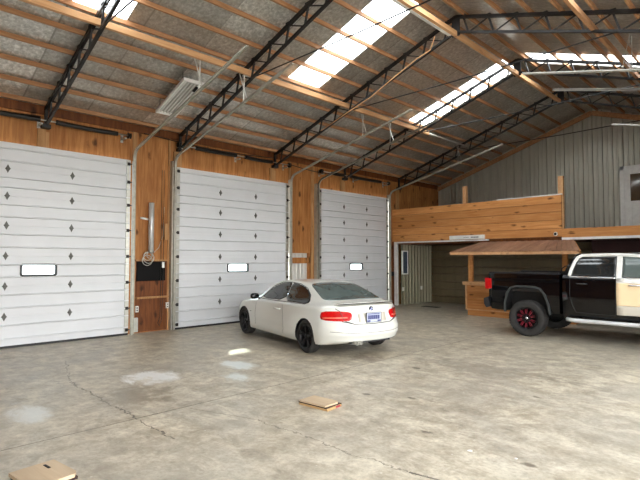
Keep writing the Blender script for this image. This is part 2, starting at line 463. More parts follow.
tag(b.build('brace_beam', 'beam', origin=(-8.04, YF, 5.53)), 'pale doubled pine beam threaded through the trusses halfway up the slope', 'roof beam')
b = MB(); b.box((-2.45, YF, 5.62), (-2.39, 12.7, 5.72))
tag(b.build('brace_beam', 'purlin', origin=(-1.95, YF, 5.53)), 'pale pine beam threaded through the trusses on the slope opposite the garage doors', 'roof beam')
b = MB(); b.tube([(-8.04, 12.72, 5.6), (-8.0, 15.1, 5.58)], .03, 8)
tag(b.build('brace_pipe', 'galvpaint', origin=(-8.04, 12.72, 5.6)), 'bright steel pipe carrying on from the end of the pale doubled beam', 'pipe')
rb = thing('ridge_beam', 'pale pine beam running under the roof ridge from truss to truss', 'roof beam', (RX, YF, 6.37))
MB().box((RX-.035, YF, 6.39), (RX+.035, 15.05, 6.49)).build('timber', 'beam', rb)
MB().box((RX-.10, 6.6, 6.38), (RX-.036, 8.85, 6.44)).build('light_strip', 'white', rb, label='white metal strip screwed to the near side of the beam')

# ------------------------------------------------------------------ trusses
TY = [2.89, 5.92, 8.98, 12.05, 15.15]
TN = ['above the left half of the nearest garage door', 'above the left edge of the middle garage door', 'above the right end of the middle garage door', 'above the smallest garage door', 'nearest the timber mezzanine']
def make_truss(y):
    r = thing('roof_truss', '', 'roof truss', (RX, y, 4.45))
    tc = MB(); bc = MB()
    zb = lambda x: ztop(x) - .385
    for s in (-1, 1):
        xe = RX + s*5.93
        for dy in (-.022, .022):
            tc.bar((RX-.0*s, y+dy, ztop(RX)-.025), (xe, y+dy, ztop(xe)-.025), .024, .06)
        bc.bar((RX+s*.06, y, zb(RX)+.02), (RX+s*5.85, y, zb(RX+s*5.85)+.02), .055, .045)
        tc.bar((xe, y, ztop(xe)), (xe, y, 4.42), .05, .06)
        bc.box((xe-.07, y-.08, 4.42), (xe+.07, y+.08, 4.50))
    bc.build('bottom_chord', 'steel', r)
    for s in (-1, 1):
        n = 11
        for i in range(n):
            xt = RX + s*(.45 + .54*i - .27*0); 
            a = RX + s*(.18+.54*i)
            if i > 0 or True:
                x1 = a + s*.10
                MB().bar((a, y, ztop(a)-.04), (x1, y, zb(x1)+.03), .032, .032).build('web_bar', 'steel', r)
            if i < n-1:
                x2 = a + s*.54
                MB().bar((x1, y, zb(x1)+.03), (x2, y, ztop(x2)-.04), .022, .022).build('web_bar', 'steel', r)
            tc.box((a-.05, y-.045, ztop(a)-.02), (a+.05, y+.045, ztop(a)+.012))
    tc.build('top_chord', 'steel', r)
    e = MB(); e.box((RX-.09, y-.012, ztop(RX)-.44), (RX+.09, y+.012, ztop(RX)-.02)); e.build('ridge_plate', 'steel', r)
    return r
T0 = make_truss(TY[0]); tag(T0, 'black open-web steel roof truss '+TN[0], group='roof trusses')
for i in range(1, 5): dup(T0, (RX, TY[i], 4.45), label='black open-web steel roof truss '+TN[i])
for i, y in enumerate(TY):
    b = MB(); b.tube([(-7.95, y-.03, 5.47), (-5, y-.03, 5.44), (-2.05, y-.03, 5.47)], .014, 6)
    tag(b.build('tie_rod', 'steel', origin=(-5, y, 5.45)), 'thin tie rod level across the truss '+TN[i], 'tie rod', 'truss tie rods')
# posts the trusses stand on
for i, y in enumerate(TY):
    z1 = 4.415
    z0 = 4.03 if any(a-.05 < y < b_+.05 for a, b_ in DOORS) else 0
    b = MB(); b.box((XL, y-.13, z0), (XL+.06, y+.02, z1)); b.box((XL, y+.02, z0), (XL+.045, y+.09, z1-.05))
    if i == 4: b = MB(); b.box((XL, y-.08, 3.64), (XL+.06, y+.08, z1))
    o = b.build('wall_post', 'stud', origin=(XL+.02, y, z0)); tag(o, 'timber wall post under the truss '+TN[i], 'post', 'posts under the trusses')

# curved pale conduit threaded through the third truss
pts = [(-8.9, 8.87, 5.12), (-7.89, 8.87, 5.42), (-7.18, 8.87, 5.62), (-6.48, 8.87, 5.92), (-5.9, 8.87, 6.15), (-5.55, 8.87, 6.24), (-5.44, 8.87, 6.5)]
tag(MB().tube(pts, .014, 6).build('conduit', 'beam', origin=pts[0]), 'pale conduit bowed along the truss '+TN[2], 'conduit')

# ------------------------------------------------------------------ garage doors
XD = -10.93
def diamond_hinge(y, z, parent):
    b = MB(); 
    b.prism([(y, z-.085), (y+.032, z-.02), (y+.05, z), (y+.032, z+.02), (y, z+.085), (y-.032, z+.02), (y-.05, z), (y-.032, z-.02)], XD, XD+.010, 'yz')
    b.tube([(XD+.014, y-.04, z), (XD+.014, y+.04, z)], .011, 8)
    return b.build('hinge', 'hinge', parent)
def garage_door(idx, y0, y1, label, hy, wins):
    r = thing('door_%d' % idx, label, None, (XD, (y0+y1)/2, 0)); struct(r)
    n = 7; H = DH-.02
    zs = [.02 + H*i/n for i in range(n+1)]
    zs = [.045, .61, 1.20, 1.79, 2.385, 2.965, 3.50, 4.02]
    for i in range(n):
        a, b_ = zs[i], zs[i+1]
        lo = .165 if i else .13; hi = .165
        prof = [(XD-.05, a), (XD, a), (XD, a+lo-.012), (XD+.036, a+lo), (XD+.034, a+lo+.010), (XD-.004, a+lo+.022)]
        prof += [(XD-.004, b_-hi-.022), (XD+.034, b_-hi-.010), (XD+.036, b_-hi), (XD, b_-hi+.012)] if b_-a > .5 else []
        prof += [(XD, b_-.006), (XD-.008, b_), (XD-.05, b_)]
        if i == n-1: prof = [(XD-.05, a), (XD, a), (XD, a+.13), (XD+.016, a+.15), (XD-.0, a+.18), (XD, a+.38), (XD+.016, a+.40), (XD+.0, a+.42), (XD, b_), (XD-.05, b_)]
        m = MB()
        holes = [wv for wv in wins if wv[2] > a and wv[3] < b_]
        spans = [(y0+.01, y1-.01)]
        if holes:
            spans = []; p = y0+.01
            for wv in holes: spans.append((p, wv[0])); p = wv[1]
            spans.append((p, y1-.01))
            for wv in holes:
                m.box((XD-.05, wv[0], wv[3]), (XD-.004, wv[1], b_-hi-.022)); m.box((XD-.05, wv[0], a+lo+.022), (XD-.004, wv[1], wv[2]))
                lowp = [p for p in prof if p[1] <= a+lo+.0225]; m.prism(lowp+[(XD-.05, a+lo+.022)], wv[0], wv[1], 'xz')
                hip = [p for p in prof if p[1] >= b_-hi-.0225]; m.prism([(XD-.05, b_-hi-.022)]+hip, wv[0], wv[1], 'xz')
        for p, q in spans: m.prism(prof, p, q, 'xz')
        s = m.build('door_section', 'door', r)
    # galvanised end stiles and edge rollers
    for yy in (y0+.05, y1-.05):
        st = MB()
        for i in range(n): st.box((XD-.002, yy-.045, zs[i]+.01), (XD+.019, yy+.045, zs[i+1]-.012))
        st.build('end_stile', 'galv', r)
        ro = MB()
        for z in zs[1:-1]+[.12, DH-.1]:
            s = 1 if yy > (y0+y1)/2 else -1
            ro.box((XD+.018, yy-.03, z-.035), (XD+.04, yy+.03, z+.035)); ro.tube([(XD+.04, yy, z), (XD+.04, yy+s*.07, z)], .012, 8)
        ro.build('roller_brackets', 'spring', r)
    for y in hy:
        for z in zs[1:-1]: diamond_hinge(y, z, r)
    for a, b_, c, d in wins:
        f = MB(); t_ = .03
        def rr(y0_, y1_, z0_, z1_, rad_): 
            pts = []
            for cy, cz, st_ in ((y1_-rad_, z1_-rad_, 0), (y0_+rad_, z1_-rad_, 90), (y0_+rad_, z0_+rad_, 180), (y1_-rad_, z0_+rad_, 270)):
                for k_ in range(5): an = rad(st_+k_*22.5); pts.append((cy+rad_*cos(an), cz+rad_*sin(an)))
            return pts
        o_, i_ = rr(a-.02, b_+.02, c-.02, d+.02, .05), rr(a+.018, b_-.018, c+.018, d-.018, .03); N = len(o_)
        vs = [(XD-.004, p[0], p[1]) for p in o_]+[(XD+.014, p[0], p[1]) for p in o_]+[(XD+.014, p[0], p[1]) for p in i_]+[(XD-.04, p[0], p[1]) for p in i_]
        fs = [(j*N+k_, j*N+(k_+1) % N, (j+1)*N+(k_+1) % N, (j+1)*N+k_) for j in range(3) for k_ in range(N)]
        f.add(vs, fs); fo = f.build('window_frame', 'black', r)
        MB().box((XD-.035, a-.005, c-.005), (XD-.028, b_+.005, d+.005)).build('window_pane', 'pane', fo)
    MB().box((XD-.05, y0+.01, 0), (XD+.012, y1-.01, .045)).build('bottom_seal', 'black', r)
    b = MB(); b.tube([(XD+.012, y0+.2, zs[1]), (XD+.012, y1-.2, zs[1])], .0035, 5)
    return r
garage_door(1, *DOORS[0], 'nearest white sectional garage door, cut by the left edge of the picture', [1.05+.02, 2.24, 3.42, 4.5][1:3], [(2.51, 3.14, 1.40, 1.62)])
garage_door(2, *DOORS[1], 'middle white sectional garage door behind the white car', [7.11, 8.28], [(7.36, 8.02, 1.39, 1.61)])
garage_door(3, *DOORS[2], 'furthest white sectional garage door beside the mezzanine', [12.0, 13.2], [(12.3, 12.95, 1.36, 1.58)])

# door tracks: upright, curve, then up along the roof slope
def track(y, label, side, mirror=False, xend=-6.5):
    fx = (lambda x: x) if not mirror else (lambda x: 2*RX - x)
    base = (fx(-10.86), y, 0)
    r = thing('door_track', label, 'door track', base)
    pts = [(-10.86, 0.0), (-10.86, 4.06)] + [(-10.86+.24*(1-cos(a)), 4.06+.24*sin(a)) for a in (rad(12), rad(24), rad(36), rad(48), rad(60), rad(70))]
    x, z = pts[-1]; pts += [(-9.5, z+.245*(x*-1-9.5)), (xend, z+.245*(x*-1+xend))]
    p3 = [(fx(a), y, b) for a, b in pts]
    m = MB(); m.rect_path(p3, .058, .024, mi=0)
    # rolled lips of the track
    m.rect_path([(a+.0, y+.024*side, b+.0) for a, _, b in p3], .010, .05)
    m.build('rail', 'galvpaint' if mirror else 'galvshade', r)  # daylight painted in: lighter steel for the opposite rails, darker for these
    j = MB(); q0, q1 = sorted((fx(-11.04), fx(-10.90))); yy = y
    j.box((q0, yy-.012+side*.045, 0), (q1, yy+.012+side*.045, 4.15)); xa, xb = sorted((fx(-10.91), fx(-10.90)))
    j.box((xa, yy-.03, 0), (xb, yy+.03, 4.0))
    j.build('jamb_angle', 'galv', r)
    zt = z+.245*(x*-1-8.0)
    h = MB(); h.bar((fx(-8.04), y-.0, zt+.01), (fx(-8.04), y+.02, 5.53), .03, .006, up=(1,0,0)); h.bar((fx(-7.9), y-.02, zt+.05), (fx(-8.04), y-.10, 5.53), .025, .006, up=(1,0,0))
    h.build('hanger_strap', 'galvpaint', r)
    return r
TR = [(.94, 'steel door track on the near side of the nearest garage door', -1), (4.73, 'steel door track on the far side of the nearest garage door', 1),
      (5.76, 'steel door track on the near side of the middle garage door', -1), (9.56, 'steel door track on the far side of the middle garage door', 1),
      (10.74, 'steel door track on the near side of the furthest garage door', -1), (14.48, 'steel door track rising beside the mezzanine planks', 1)]
for y, l, s in TR: track(y, l, s)
for y, l, s, xe in [(9.42, 'bright steel track high on the right, uppermost of the three', 1, -6.2), (10.74, 'bright steel track high on the right, middle one of three', -1, -6.3), (14.4, 'bright steel track high on the right, lowest and furthest of three', 1, -6.5)]:
    track(y, l, s, True, xe)['group'] = 'tracks of the open doors opposite'

# torsion springs above each door
def spring(y0, y1, label, parts):
    r = thing('torsion_spring', label, 'door spring', (-10.84, y0, 4.5))
    MB().tube([(-10.84, y0, 4.56), (-10.84, y1, 4.56)], .014, 8).build('shaft', 'galv', r)
    for a, b_ in parts:
        m = MB(); n = int((b_-a)/.012); 
        rr = [.05 + (.004 if i % 2 else -.003) for i in range(n+1)]
        m.tube([(-10.84, a+(b_-a)*i/n, 4.56-.012*sin(PI*i/n)) for i in range(n+1)], rr, 10); m.build('coil', 'spring', r)
    for y in (y0+.03, y1-.03): MB().lathe([(.0, -.03), (.07, -.03), (.07, -.02), (.055, -.01), (.055, .02), (.07, .03), (0, .03)], 20, 'y', (-10.84, y, 4.56)).build('cable_drum', 'spring', r)
    for y in (y0+.12, (y0+y1)/2, y1-.12):
        m = MB(); m.box((-11.045, y-.02, 4.47), (-10.82, y+.02, 4.50)); m.box((-11.045, y-.03, 4.42), (-11.035, y+.03, 4.62)); m.build('bracket', 'galv', r)
spring(.95, 4.62, 'long black torsion spring over the nearest garage door', [(1.1, 2.76), (3.06, 4.32)])
spring(5.80, 9.5, 'long black torsion spring over the middle garage door', [(6.3, 7.55), (7.84, 8.8)])
spring(10.8, 14.4, 'long black torsion spring over the furthest garage door', [(11.3, 11.9), (12.2, 13.9)])
# sagging cables along the plate
for (a, b_, z, sag, l) in ((-1, 2.8, 4.66, .10, 'black cable sagging to the truss at the left edge'), (5.0, 9.0, 4.72, .08, 'black cable looped above the middle garage door'), (9.6, 12.0, 4.62, .08, 'black cable looped above the furthest garage door')):
    m = MB(); m.tube([(-10.97, a+(b_-a)*i/16, z-sag*sin(PI*i/16)) for i in range(17)], .012, 6)
    tag(m.build('cable', 'black', origin=(-10.97, a, z)), l, 'cable')

# timber framing around the piers (part of the building)
t = MB()
for y0, y1, z0, z1 in ((4.76, 4.86, 0, 4.72), (5.66, 5.71, 0, 4.72), (9.62, 9.68, 1.95, 4.72), (10.55, 10.68, 0, 4.72), (14.5, 14.58, 0, 4.5), (1.95, 2.0, 4.05, 4.72)):
    t.box((XL, y0, z0), (XL+.03, y1, z1))
struct(t.build('trim_3', 'stud'))
t = MB(); t.box((XL, 4.86, 0.02), (XL+.012, 5.66, 1.70)); struct(t.build('trim_4', 'plydark'))

# things on the pier between the first two doors
sh = MB(); sh.box((XL+.012, 4.86, .80), (XL+.13, 5.66, .84)); tag(sh.build('wall_shelf', 'stud', origin=(XL, 5.26, .80)), 'narrow timber shelf low on the plywood pier between the first two garage doors', 'shelf')
sh = MB(); sh.box((XL+.012, 4.84, 1.685), (XL+.10, 5.68, 1.72)); tag(sh.build('wall_rail', 'stud', origin=(XL, 5.26, 1.68)), 'timber rail over the black panel on the plywood pier', 'rail')
bp = MB(); bp.box((XL+.012, 4.89, 1.21), (XL+.05, 5.60, 1.67)); tag(bp.build('wall_panel', 'blackgloss', origin=(XL, 5.25, 1.21), bevel=.004), 'flat black rectangular panel set on the plywood pier between garage doors', 'panel')
r = thing('wall_pipe', 'upright silver pipe with a coiled wire at its foot on the plywood pier', 'pipe', (-10.93, 5.2, 1.86))
MB().tube([(-10.93, 5.19, 1.90), (-10.93, 5.19, 3.07)], .062, 20).build('tube', 'pvc', r)
MB().tube([(-10.93, 5.19, 1.88), (-10.93, 5.19, 1.93)], .068, 20).build('end_cap', 'galv', r)
MB().bar((-11.04, 5.16, 2.68), (-10.98, 4.95, 2.70), .03, .04).build('bracket_arm', 'white', r)
m = MB()
for k_, (cy, cz, ra) in enumerate(((5.12, 1.80, .10), (5.14, 1.76, .13), (5.10, 1.70, .12), (5.15, 1.82, .07))):
    m.tube([(-10.95+.012*k_, cy+ra*cos(a), cz+ra*sin(a)) for a in [2*PI*i/24 for i in range(24)]], .008, 6, closed=True)
m.tube([(-10.95, 5.22, 1.84), (-10.97, 5.40, 2.0), (-10.99, 5.52, 2.3), (-11.0, 5.55, 3.0)], .006, 6)
m.build('wire', 'galv', r)
r = thing('pull_chain', 'thin hanging chain with a white tag in front of the black panel', 'chain', (-10.97, 5.45, .1))
m = MB(); m.tube([(-10.97, 5.47, 3.9), (-10.97, 5.46, .35), (-10.96, 5.40, .2), (-10.96, 5.44, .12), (-10.96, 5.5, .3), (-10.97, 5.53, 1.6), (-10.97, 5.52, 3.9)], .006, 6); m.build('cord', 'spring', r)
MB().box((-10.965, 5.49, 1.52), (-10.955, 5.55, 1.66)).build('tag', 'white', r)
for y, z, l in ((4.905, .56, 'white outlet box low on the left side of the plywood pier'), (5.665, .60, 'white outlet box low on the right side of the plywood pier')):
    r = thing('outlet_box', l, 'outlet', (XL+.03, y, z-.07)); MB().box((XL+.012, y-.035, z-.07), (XL+.055, y+.035, z+.07)).build('cover', 'plastic_white', r, bevel=.004)
    m = MB(); m.box((XL+.0552, y-.016, z+.012), (XL+.057, y+.016, z+.045)); m.box((XL+.0552, y-.016, z-.045), (XL+.057, y+.016, z-.012)); m.build('socket', 'flare', r)
bx = MB(); bx.box((XL+.012, 4.79, .03), (XL+.05, 4.93, .36)); tag(bx.build('cover_plate', 'galv', origin=(XL, 4.86, .03)), 'grey metal cover plate at the foot of the plywood pier', 'plate')
bx = MB(); bx.box((XL+.03, 5.57, 2.2), (XL+.06, 5.66, 2.6)); tag(bx.build('wood_block', 'stud', origin=(XL, 5.6, 2.2)), 'short timber block fixed beside the middle garage door track', 'block')
bx = MB(); bx.box((XL+.0, 14.60, 1.10), (XL+.16, 14.76, 1.26)); bx.tube([(XL+.08, 14.55, 1.18), (XL+.08, 14.80, 1.18)], .03, 8)
tag(bx.build('wall_bracket', 'black', origin=(XL, 14.7, 1.1)), 'small black bracket on the wall beside the furthest garage door', 'bracket')

# ceiling heater / light fixture
r = thing('ceiling_fixture', 'white slotted rectangular fixture hung under the foil above the first pier', 'light fixture', (-9.4, 5.05, 5.0))
def fx3(x, y, dz): return (x, y, ztop(x)-.16+dz)
m = MB(); xa, xb, ya, yb = -10.0, -8.8, 4.84, 5.27
for (p, q) in (((xa, ya), (xb, ya)), ((xa, yb), (xb, yb))): m.bar(fx3(*p, 0), fx3(*q, 0), .04, .07)
for (p, q) in (((xa, ya-.02), (xa, yb+.02)), ((xb, ya-.02), (xb, yb+.02))): m.bar(fx3(*p, 0), fx3(*q, 0), .04, .07)
m.build('frame', 'white', r)
m = MB(); m.bar(fx3(xa, (ya+yb)/2, .04), fx3(xb, (ya+yb)/2, .04), yb-ya, .01); m.build('back_plate', 'galv', r)
for k_ in range(5):
    y = ya+.07+.072*k_; MB().bar(fx3(xa+.02, y, 0), fx3(xb-.02, y, 0), .03, .012).build('slat', 'white', r)
MB().bar(fx3(xb-.25, yb-.08, -.02), fx3(xb-.10, yb-.08, -.02), .05, .03).build('vent_cap', 'black', r)
m = MB()
for x in (xa+.1, xb-.1):
    for y in (ya+.02, yb-.02): m.tube([fx3(x, y, .03), (x, y, zroof(x)-.002)], .006, 5)
m.build('hanger', 'steel', r)

# ------------------------------------------------------------------ mezzanine
PY = 14.86
m = MB(); H0, H1 = 2.385, 3.62
for i in range(5):
    a = H0 + (H1-H0)*i/5; m.box((XL+.002, PY, a+.006), (-4.95, PY+.04, H0+(H1-H0)*(i+1)/5-.006))
m.box((XL+.002, PY+.04, H0), (-4.95, PY+.05, H1-.02), 1)
for x in (-10.6, -8.8, -7.0, -5.2): m.box((x, PY+.05, H0+.1), (x+.05, PY+.14, H1-.02))
o = m.build('plank_wall', ['plank', 'plydark'], origin=(-8, PY, H0)); tag(o, 'long pine-planked parapet across the front of the mezzanine', 'parapet')
m = MB(); m.box((-6.9, PY-.01, H1), (-4.93, PY+.07, H1+.03)); tag(m.build('cap_board', 'white', origin=(-6, PY, H1)), 'thin pale cap strip on top of the plank parapet right end', 'cap board')
for x, z1, l, y in ((-8.11, 4.22, 'short sawn timber post standing behind the plank parapet', 15.05), (-4.99, 4.18, 'timber post at the right end of the plank parapet', 14.98)):
    m = MB(); m.box((x-.07, y-.04, 2.47), (x+.07, y+.06, z1)); tag(m.build('parapet_post', 'beam', origin=(x, y, 2.47)), l, 'post')
m = MB(); m.box((XL+.01, PY+.06, 2.29), (XR-.005, YB-.06, 2.44)); struct(m.build('floor_mezzanine', 'plydark'))
m = MB(); m.box((-4.95, PY, 2.36), (XR-.005, PY+.05, 2.62)); tag(m.build('deck_board', 'plank', origin=(-4.9, PY, 2.35)), 'pine fascia board of the deck above the black pickup', 'board')
m = MB(); m.box((-4.95, PY-.02, 2.29), (XR-.005, PY+.055, 2.36)); struct(m.build('trim_5', 'white'))
# white frame of the opening under the mezzanine
m = MB(); m.box((-10.93, PY-.05, 0), (-10.80, PY+.04, 2.38)); m.box((-10.80, PY-.05, 2.335), (-7.2, PY+.05, 2.38)); struct(m.build('trim_6', 'white'))
m = MB(); m.box((XL+.001, PY-.02, 0), (-10.93, PY+.05, 2.38)); struct(m.build('trim_7', 'plydark'))
# room under the mezzanine
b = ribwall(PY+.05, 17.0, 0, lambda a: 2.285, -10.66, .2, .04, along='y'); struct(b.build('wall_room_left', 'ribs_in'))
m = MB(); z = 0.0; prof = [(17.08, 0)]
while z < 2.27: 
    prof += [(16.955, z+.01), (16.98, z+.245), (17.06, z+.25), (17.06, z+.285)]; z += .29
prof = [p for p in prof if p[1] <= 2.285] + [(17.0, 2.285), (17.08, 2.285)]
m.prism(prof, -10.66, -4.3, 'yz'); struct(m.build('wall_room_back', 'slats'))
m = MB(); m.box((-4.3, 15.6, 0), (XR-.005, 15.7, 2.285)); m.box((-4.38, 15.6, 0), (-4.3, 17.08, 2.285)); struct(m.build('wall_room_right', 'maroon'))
r = struct(thing('window_9', 'narrow dark window in the ribbed wall under the mezzanine', None, (-10.63, 15.05, 1.2)))
m = MB()
for a, b_ in (((14.90, 1.16), (15.26, 1.2)), ((14.90, 2.01), (15.26, 2.05)), ((14.90, 1.2), (14.94, 2.01)), ((15.22, 1.2), (15.26, 2.01))): m.box((-10.66, a[0], a[1]), (-10.60, b_[0], b_[1]))
m.build('window_frame', 'white', r); MB().box((-10.64, 14.94, 1.2), (-10.62, 15.22, 2.01)).build('window_pane', 'blueglass', r)
for y, l in ((14.98, 'white switch plate under the narrow window in the ribbed wall'), (16.2, 'white switch plate deeper along the ribbed wall under the mezzanine')):
    r = thing('light_switch', l, 'switch', (-10.63, y, .55)); MB().box((-10.665, y-.035, .54), (-10.625, y+.035, .68)).build('cover', 'plastic_white', r, bevel=.003)
    MB().box((-10.6248, y-.01, .59), (-10.615, y+.01, .63)).build('toggle', 'white', r)
m = MB(); m.box((-9.9, 15.05, .001), (-9.25, 15.35, .012)); tag(m.build('floor_mat', 'black', origin=(-9.5, 15.2, 0)), 'small black mat on the concrete under the mezzanine', 'mat')

# long white unit under the parapet
r = thing('wall_unit', 'long slim white fixture mounted at the bottom of the plank parapet', 'light fixture', (-7.93, PY-.06, 2.39))
MB().box((-8.56, PY-.10, 2.395), (-7.31, PY-.002, 2.53)).build('housing', 'plastic_white', r, bevel=.01)
MB().box((-8.50, PY-.106, 2.425), (-7.37, PY-.1005, 2.50)).build('lens', 'white', r)
m = MB(); x = -8.02
for wd in (.02, .03, .02, .035, .025): m.box((x, PY-.1085, 2.45), (x+wd, PY-.1065, 2.465)); x += wd+.012
x = -7.76
for wd in (.04, .05, .035, .05, .045): m.box((x, PY-.1085, 2.44), (x+wd, PY-.1065, 2.475)); x += wd+.012
m.build('marking', 'flare', r)
r = thing('security_camera', 'small round dome camera at the right end of the parapet', 'camera', (-5.12, PY-.05, 2.45))
MB().lathe([(0, .004), (.06, .004), (.06, -.02), (.05, -.04), (0, -.045)], 24, 'y', (-5.12, PY-.002, 2.47)).build('housing', 'plastic_white', r)
MB().lathe([(0, -.075), (.018, -.072), (.032, -.06), (.038, -.046), (.038, -.04)], 20, 'y', (-5.12, PY-.002, 2.47)).build('dome', 'blackgloss', r)

# ------------------------------------------------------------------ bar with awning
r = thing('bar_counter', 'pine bar counter under the brown awning behind the black pickup', 'bar counter', (-5.8, 14.1, 0))
BY = 13.82
MB().box((-7.38, BY-.04, 0.002), (-4.3, BY+.5, .17)).build('plinth', 'plank', r)
m = MB()
for i in range(4): m.box((-7.42, BY, .19+.185*i), (-4.32, BY+.03, .19+.185*(i+1)-.004))
m.box((-7.42, BY+.03, .17), (-4.32, BY+.46, .93)); m.build('front_panel', 'counter', r)
MB().box((-7.46, BY-.025, .165), (-4.28, BY+.0, .20)).build('foot_rail', 'beam', r)
MB().box((-7.47, BY-.02, .17), (-7.42, BY+.5, .93)).build('end_trim', 'beam', r)
MB().box((-7.52, BY-.10, .93), (-4.22, BY+.55, 1.04)).build('worktop', 'beam', r, bevel=.006)
for x, l in ((-7.3, 'timber post of the bar at its left end, standing on the counter'), (-4.55, 'timber post of the bar beside the pickup cab, standing on the counter')):
    m = MB(); m.box((x-.06, BY-.01, 1.042), (x+.06, BY+.1, 1.95)); tag(m.build('awning_post', 'plank', origin=(x, BY, 1.04)), l, 'post', 'posts of the bar')
r = thing('awning', 'brown board awning sloping out over the bar counter', 'awning', (-5.9, 14.0, 1.85))
E0, E1 = (13.32, 1.93), (PY-.01, 2.26)
m = MB(); xl0, xr0, xl1, xr1 = -7.72, -4.02, -7.45, -4.62
n = 26
for i in range(n):
    a, b_ = i/n, (i+.93)/n
    q = [(xl0+(xr0-xl0)*a, E0), (xl0+(xr0-xl0)*b_, E0), (xl1+(xr1-xl1)*b_, E1), (xl1+(xr1-xl1)*a, E1)]
    lift = .006*(i % 2)
    vs = [(x, e[0], e[1]+lift) for x, e in q]+[(x, e[0], e[1]+.03+lift) for x, e in q]
    m.add(vs, [(0,3,2,1), (4,5,6,7), (0,1,5,4), (1,2,6,5), (2,3,7,6), (3,0,4,7)])
m.build('roof_boards', 'awning', r)
MB().box((xl0+.02, E0[0]-.01, 1.86), (xr0-.02, E0[0]+.03, 1.935)).build('fascia', 'beam', r)
for x0, x1 in ((xl0, xl1), (xr0, xr1)):
    m = MB(); m.add([(x0, E0[0]+.03, 1.88), (x0, E0[0]+.03, 1.93), (x1, PY-.02, 2.25), (x1, PY-.02, 2.18)] + [(x0+.03, E0[0]+.03, 1.88), (x0+.03, E0[0]+.03, 1.93), (x1+.03, PY-.02, 2.25), (x1+.03, PY-.02, 2.18)],
          [(0,1,2,3), (7,6,5,4), (0,4,5,1), (1,5,6,2), (2,6,7,3), (3,7,4,0)]); m.build('side_rafter', 'plank', r)

# ------------------------------------------------------------------ upper door in the gable
r = struct(thing('door_4', 'white half-glazed door high in the ribbed gable wall above the pickup', None, (-3.7, YB-.08, 2.44)))
YD = YB-.06
m = MB(); m.box((-4.20, YD-.03, 2.445), (-4.08, YD, 4.78)); m.box((-3.10, YD-.03, 2.445), (-2.98, YD, 4.78)); m.box((-4.20, YD-.03, 4.66), (-2.98, YD, 4.78)); m.build('door_frame', 'white', r)
m = MB(); m.box((-4.08, YD-.02, 2.45), (-3.98+.07, YD, 4.66)); m.box((-3.27, YD-.02, 2.45), (-3.10, YD, 4.66)); m.box((-3.91, YD-.02, 4.50), (-3.27, YD, 4.66)); m.box((-3.91, YD-.02, 2.45), (-3.27, YD, 3.62))
m.build('door_leaf', 'white', r)
m = MB()
for a in (-3.88, -3.55):
    m.box((a, YD-.026, 2.75), (a+.27, YD-.02, 2.76)); m.box((a, YD-.026, 3.46), (a+.27, YD-.02, 3.47)); m.box((a, YD-.026, 2.75), (a+.01, YD-.02, 3.47)); m.box((a+.26, YD-.026, 2.75), (a+.27, YD-.02, 3.47))
m.build('panel_moulding', 'plastic_white', r)
MB().box((-3.92, YD-.012, 3.61), (-3.26, YD-.004, 4.51)).build('door_glass', 'glassd', r)
MB().tube([(-3.17, YD-.02, 3.4), (-3.17, YD-.07, 3.4)], .025, 12).build('door_handle', 'chrome', r)

# ------------------------------------------------------------------ vehicles
def crom(p, t, i):
    a, b, c, d = p[max(i-1, 0)], p[i], p[i+1], p[min(i+2, len(p)-1)]
    return .5*((2*b)+(-a+c)*t+(2*a-5*b+4*c-d)*t*t+(-a+3*b-3*c+d)*t**3)
def pchip(xs, ys, x):
    n = len(xs)
    if x <= xs[0]: return ys[0]
    if x >= xs[-1]: return ys[-1]
    h = [xs[i+1]-xs[i] for i in range(n-1)]; dl = [(ys[i+1]-ys[i])/h[i] for i in range(n-1)]
    def slope(i):
        if i == 0: return dl[0]
        if i == n-1: return dl[-1]
        a, b = dl[i-1], dl[i]
        return 0 if a*b <= 0 else 2*a*b/(a+b)
    i = max(k for k in range(n-1) if xs[k] <= x); t = (x-xs[i])/h[i]
    m0, m1 = slope(i)*h[i], slope(i+1)*h[i]
    return (2*t**3-3*t*t+1)*ys[i]+(t**3-2*t*t+t)*m0+(-2*t**3+3*t*t)*ys[i+1]+(t**3-t*t)*m1
def shell(stas, fx, nx=70, sub=5, K=16):
    """body skin lofted through half cross-sections (y, z) given from bottom centre to top centre"""
    X = [s[0] for s in stas]; n = len(stas[0][1])
    xs = [X[0]+(X[-1]-X[0])*i/nx for i in range(nx+1)]
    G = []
    for x in xs:
        ctl = [(pchip(X, [s[1][j][0] for s in stas], x), pchip(X, [s[1][j][1] for s in stas], x)) for j in range(n)]
        row = []
        for j in range(n-1):
            for k_ in range(sub):
                t = k_/sub
                row.append((max(0, crom([c[0] for c in ctl], t, j)), crom([c[1] for c in ctl], t, j)))
        row.append(ctl[-1]); row[0] = (0, ctl[0][1]); G.append(row)
    m = MB(); J = len(G[0]); idx = {}
    def P(x, y, z): return fx(x, y, z)
    vs = []
    for i, x in enumerate(xs):
        for side in (1, -1):
            for j, (y, z) in enumerate(G[i]):
                idx[(i, side, j)] = len(vs); vs.append(P(x, side*y, z))
    fs = []
    for i in range(nx):
        for side in (1, -1):
            for j in range(J-1):
                q = (idx[(i, side, j)], idx[(i+1, side, j)], idx[(i+1, side, j+1)], idx[(i, side, j+1)])
                fs.append(q if side > 0 else q[::-1])
    for i, x in ((0, xs[0]), (nx, xs[-1])):
        rows = []
        for j in range(J):
            y, z = G[i][j]; row = [idx[(i, 1, j)]]
            for k_ in range(1, K):
                t = 1-2*k_/K; vs.append(P(x, y*t, z)); row.append(len(vs)-1)
            row.append(idx[(i, -1, j)]); rows.append(row)
        for j in range(J-1):
            for k_ in range(K):
                q = (rows[j][k_], rows[j+1][k_], rows[j+1][k_+1], rows[j][k_+1]); fs.append(q if i == 0 else q[::-1])
    m.add(vs, fs, 0, True)
    return m
